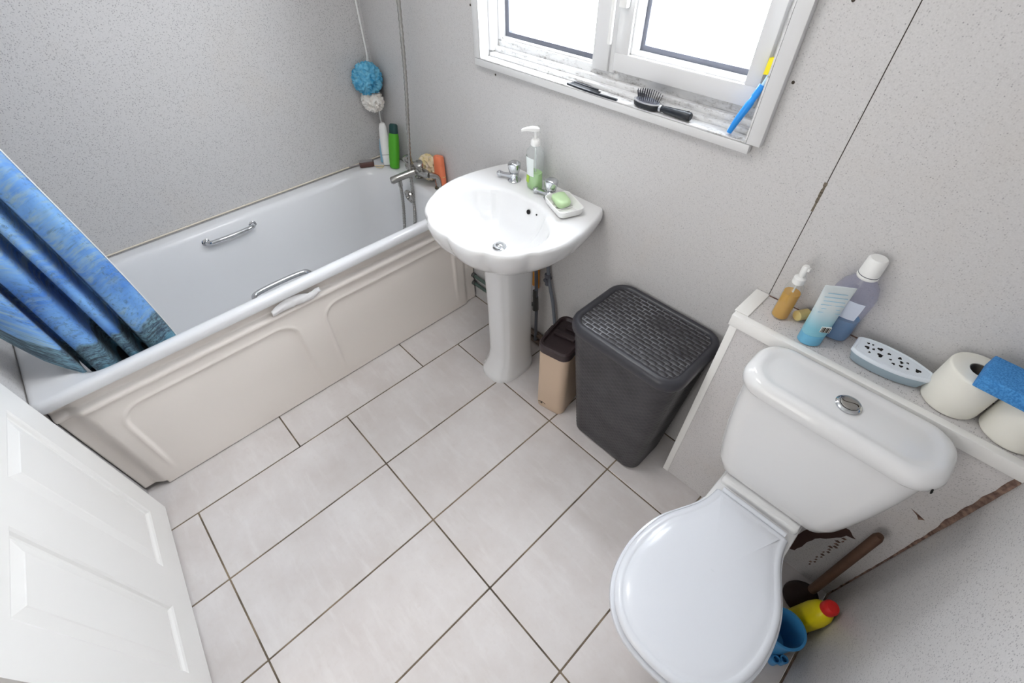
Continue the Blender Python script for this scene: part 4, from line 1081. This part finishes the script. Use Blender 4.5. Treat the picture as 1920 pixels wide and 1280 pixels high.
def split_mat():
    m = base_mat('tube_print', (198, 218, 222), 0.35)
    n = NT(m); p = n.obj(); sep = n.add('ShaderNodeSeparateXYZ'); n.link(p, sep.inputs[0])
    c = n.mix(n.ramp(sep.outputs[2], 0.05, 0.11), lin((132, 192, 210)), lin((216, 224, 226)))
    n.color(c); return m
M['tube_print'] = split_mat()
tbm = mk('tube_body', loft([circ(0, 0, a, z, 32, b, 2.2) for a, b, z in tube_r]), 'tube_print', tb, world=False)
mk('cap', loft([circ(0, 0, a, z, 32, b, 2.1) for a, b, z in ((0.024, 0.020, 0.0), (0.026, 0.022, 0.002), (0.0265, 0.0215, 0.028), (0.0255, 0.0205, 0.0285))]), 'light_blue_cap', tb, world=False)
tb.rotation_euler = (-0.05, 0, 0.60)
for k in range(6):
    z = 0.142 - 0.0095 * k; ln = (0.020, 0.024, 0.022, 0.024, 0.019, 0.023)[k]
    y = -(0.0023 + (0.15 - z) * 0.157) - 0.0004
    mk('print_line', bbox(-ln, ln, y - 0.0006, y, z, z + 0.0016, 0.0002, 1), 'pale_blue_plastic', tbm, world=False)
bc = mk('barcode', bbox(0.0, 0.021, -0.0195, -0.0150, 0.044, 0.060, 0.0003, 1), 'label_white', tbm, world=False)
mk('barcode_bars', join(*[box(0.001 + 0.0024 * q, 0.0020 + 0.0024 * q + 0.0006 * (q % 3), -0.0200, -0.0194, 0.045, 0.059) for q in range(8)]), 'dark_gap', tbm, smooth=False, world=False)
mw = thing('mouthwash_bottle', 'large mouthwash bottle with blue liquid and white cap against the wall', 'bottle', (1.246, 0.265, LZ), (0, 0, 0.04))
prof = [(0.034, 0.020, 0.0), (0.040, 0.025, 0.004), (0.042, 0.027, 0.02), (0.041, 0.026, 0.07), (0.043, 0.027, 0.105), (0.043, 0.027, 0.128), (0.036, 0.024, 0.150), (0.022, 0.019, 0.166), (0.017, 0.017, 0.172), (0.017, 0.017, 0.180)]
mk('bottle', loft([circ(0, 0, a, z, 36, b, 2.5) for a, b, z in prof]), 'clear_violet', mw, world=False)
mk('liquid', loft([circ(0, 0, a - 0.002, z + (0.002 if z == 0 else 0), 36, b - 0.002, 2.5) for a, b, z in prof[:3]] + [circ(0, 0, 0.039, 0.062, 36, 0.024, 2.5)]), 'blue_liquid', mw, world=False)
mk('front_label', wrap_label(prof, PI * 1.30, PI * 1.72, 0.072, 0.120, 2.5, 0.0006), 'label_lavender', mw, world=False)
mk('cap', lathe(0, 0, [(0.0205, 0.172), (0.0215, 0.174), (0.0215, 0.178), (0.0205, 0.1795), (0.0205, 0.183), (0.0195, 0.217), (0.016, 0.221), (0.001, 0.222)], 30), 'white_plastic', mw, world=False)
mk('cap_band', lathe(0, 0, [(0.0200, 0.1796), (0.0209, 0.1798), (0.0209, 0.1812), (0.0200, 0.1814)], 30), 'gasket', mw, world=False)

# pointed oval freshener box with perforated top
af = thing('freshener_box', 'pale blue boat-shaped box with a heart-pierced white lid on the ledge', 'box', (1.378, 0.228, LZ), (0, 0, math.radians(2)))
def boat(s, z, sy=None):
    up = spline([(-0.074, 0.022, 0), (-0.058, 0.031, 0), (-0.02, 0.036, 0), (0.03, 0.031, 0), (0.07, 0.016, 0), (0.077, 0.010, 0)], 6)
    pts = up + [Vector((p.x, -p.y, 0)) for p in reversed(up)]
    return [(p.x * s, p.y * (sy or s), z) for p in pts]
mk('base', loft([boat(0.80, 0, 0.62), boat(0.88, 0.004, 0.74), boat(0.985, 0.030, 0.96)]), 'freshener_base', af, world=False, smooth=50)
fl_ = mk('lid', loft([boat(0.995, 0.030), boat(1.01, 0.0315), boat(1.01, 0.037), boat(0.985, 0.0395), boat(0.95, 0.040, 0.9), boat(0.93, 0.0385, 0.85), boat(0.90, 0.0382, 0.80), boat(0.89, 0.039, 0.79)]), 'freshener_top', af, world=False, smooth=40)
def heart(cx, cy, s, rot):
    P_ = []
    for i in range(18):
        t = 2 * PI * i / 18
        x = 16 * math.sin(t) ** 3; y = 13 * math.cos(t) - 5 * math.cos(2 * t) - 2 * math.cos(3 * t) - math.cos(4 * t)
        P_.append((cx + s * (x * math.cos(rot) - y * math.sin(rot)) / 16, cy + s * (x * math.sin(rot) + y * math.cos(rot)) / 16))
    return loft([[(x, y, 0.0388) for x, y in P_], [(x, y, 0.0396) for x, y in P_]])
for (cx, cy, s, r) in ((-0.052, 0.014, .003, .4), (-0.043, 0.016, .0025, 2), (-0.050, -0.001, .0055, 2.6), (-0.038, 0.002, .0032, 1.0), (-0.027, 0.012, .006, .5), (-0.022, -0.008, .0065, 2.2), (-0.042, -0.014, .0028, 1.4), (-0.009, 0.010, .0036, 3.6),
                       (-0.002, -0.006, .0030, .6), (0.006, -0.015, .0036, 2.8), (0.012, 0.012, .0042, 1.2), (0.018, 0.001, .0042, 2.0), (0.020, -0.012, .0042, .3), (0.028, 0.008, .0028, 3.0), (0.032, -0.010, .003, 1.7), (0.050, -0.002, .006, 4.0)):
    mk('heart_cutout', heart(cx, cy, s, r), 'black_hole', fl_, world=False, smooth=False)

def toilet_roll(x, y, label):
    t = thing('toilet_roll', label, 'toilet roll', (x, y, LZ + 0.0005), (0, 0, 0), 'toilet rolls on the ledge')
    R0, r0, H = 0.0515, 0.019, 0.100
    mk('paper', loft([circ(0, 0, r, z, 44) for r, z in ((r0, 0.001), (R0 - 0.004, 0.0), (R0 - 0.001, 0.002), (R0, 0.006), (R0, H - 0.006), (R0 - 0.001, H - 0.002), (R0 - 0.005, H), (r0 + 0.0005, H - 0.001), (r0 + 0.0005, 0.001))], cap0=False, cap1=False), 'paper', t, world=False, smooth=50)
    mk('core', loft([circ(0, 0, r, z, 32) for r, z in ((r0, 0.001), (r0, H - 0.002), (r0 - 0.0012, H - 0.002), (r0 - 0.0012, 0.001))], cap0=False, cap1=False), 'card', t, world=False)
    return t
toilet_roll(1.503, 0.2355, 'white toilet roll whose hole shows, on the ledge beside the freshener box')
toilet_roll(1.6095, 0.2285, 'white toilet roll tucked into the ledge corner by the right wall')
sg = mk('blue_sponge', bbox(-0.066, 0.066, -0.040, 0.040, 0, 0.030, 0.003, 3), 'sponge', None, world=False)
sg.location = (1.566, 0.210, LZ + 0.1012); sg.rotation_euler = (0, 0, math.radians(-4))
tag(sg, 'blue rectangular sponge lying across the two toilet rolls', 'sponge')

# ------------------------------------------------------------------ things on the window sill
SZ = 1.1552
def comb(name, label, loc, rz, L_, mat='black_plastic', teeth=True, w=0.013, bend=0.0):
    t = thing(name, label, 'comb', loc, (0, 0, rz))
    pts = [(L_ * (i / 12 - 0.5), bend * (1 - (2 * i / 12 - 1) ** 2), 0.004) for i in range(13)]
    V = []; 
    rings = [[(x, y - 0.003, 0), (x, y + 0.003, 0), (x, y + 0.003, 0.0045), (x, y - 0.003, 0.0045)] for x, y, z in pts]
    mk('spine', loft(rings), mat, t, world=False, smooth=False)
    tt = []
    n = int(L_ * 0.62 / 0.0028)
    for i in range(n):
        x = -L_ / 2 + 0.004 + i * 0.0028; y = bend * (1 - (2 * x / L_) ** 2)
        tt.append(box(x, x + 0.0016, y + 0.002, y + w, 0.001, 0.0035))
    o = mk('teeth', join(*tt), mat, t, world=False, smooth=False); o['kind'] = 'stuff'
    return t
comb('comb', 'long black comb lying along the front edge of the window sill', (0.430, 0.281, SZ), math.radians(-2), 0.185, bend=-0.004, w=0.019)
comb('comb', 'short black comb lying behind the long comb on the window sill', (0.392, 0.3035, SZ + 0.0002), math.radians(-3), 0.092, w=0.0085)
hb_ = thing('hair_brush', 'black hair brush with pin bristles lying on the window sill', 'hair brush', (0.610, 0.288, SZ + 0.001), (0, 0, math.radians(-2)))
def oval(sx, sy, z, cx=0.0, n=36): return [(cx + sx * math.cos(2 * PI * i / n), sy * math.sin(2 * PI * i / n), z) for i in range(n)]
mk('head', loft([oval(0.030, 0.012, 0.0), oval(0.038, 0.019, 0.004), oval(0.040, 0.0205, 0.010), oval(0.039, 0.0198, 0.016), oval(0.036, 0.017, 0.017)]), 'black_plastic', hb_, world=False)
mk('edge_band', loft([oval(0.0385, 0.0195, 0.0150), oval(0.0405, 0.0208, 0.0155), oval(0.0405, 0.0208, 0.0175), oval(0.0365, 0.0175, 0.0178)]), 'silver_trim', hb_, world=False)
mk('cushion', loft([oval(0.0355, 0.0168, 0.0165), oval(0.033, 0.015, 0.0205), oval(0.022, 0.010, 0.0235), oval(0.006, 0.003, 0.0245)]), 'gasket', hb_, world=False)
br = []
for i in range(-5, 6):
    for k in range(-3, 4):
        x, y = i * 0.0056 + (0.0028 if k % 2 else 0), k * 0.0046
        if (x / 0.034) ** 2 + (y / 0.0158) ** 2 > 1: continue
        z0_ = 0.0245 - 0.007 * ((x / 0.034) ** 2 + (y / 0.0158) ** 2)
        tip = (x * 1.22, y * 1.35, z0_ + 0.020)
        br.append(tube([(x, y, z0_ - 0.002), tip], [0.0007, 0.0009], 5))
o = mk('bristles', join(*br), 'bristle', hb_, world=False); o['kind'] = 'stuff'
hd = mk('handle', tube([(0.038, 0, 0.010), (0.050, 0, 0.010), (0.056, 0, 0.010), (0.085, 0, 0.011), (0.115, 0, 0.012), (0.128, 0, 0.012), (0.131, 0, 0.012)], [0.008, 0.0065, 0.0085, 0.0095, 0.0105, 0.0105, 0.008], 14), 'black_plastic', hb_, world=False)
mk('ferrule', tube([(0.040, 0, 0.010), (0.046, 0, 0.010)], 0.0088, 14), 'silver_trim', hb_, world=False)
mk('hang_hole', lathe(0.121, 0, [(0.0035, 0.0222), (0.0035, 0.0228), (0.0005, 0.0228)], 12), 'black_hole', hd, world=False)
tbr = thing('toothbrush', 'blue toothbrush with yellow bristles leaning on the right window reveal', 'toothbrush', (0.842, 0.288, SZ))
tp_ = spline([(0.842, 0.288, SZ + 0.005), (0.851, 0.291, SZ + 0.035), (0.862, 0.298, SZ + 0.068), (0.867, 0.305, SZ + 0.088), (0.872, 0.309, SZ + 0.108)], 6)
mk('handle', tube(tp_, [0.0060 + 0.0024 * math.sin(PI * i / (len(tp_) - 1)) - (0.0012 if i in (14, 15, 16) else 0) for i in range(len(tp_))], 12), 'tb_blue', tbr)
mk('grip_edge', tube([(p.x - 0.0035, p.y - 0.002, p.z + 0.002) for p in tp_], 0.0026, 8), 'tb_clear', tbr)
nk = mk('neck', tube([(0.872, 0.309, SZ + 0.105), (0.8765, 0.313, SZ + 0.128), (0.8785, 0.316, SZ + 0.160)], [0.0036, 0.003, 0.004], 10), 'tb_clear', tbr)
mk('bristles', loft([[(0.8755 + dx - 0.009 * q, 0.315 + dy - 0.004 * q, SZ + 0.128 + dz + 0.03 * 0) for dx, dy, dz in ((0, -0.005, 0), (0.001, 0.005, 0), (0.003, 0.005, 0.032), (0.002, -0.005, 0.032))] for q in (0, 1)]), 'tb_yellow', tbr, smooth=False)
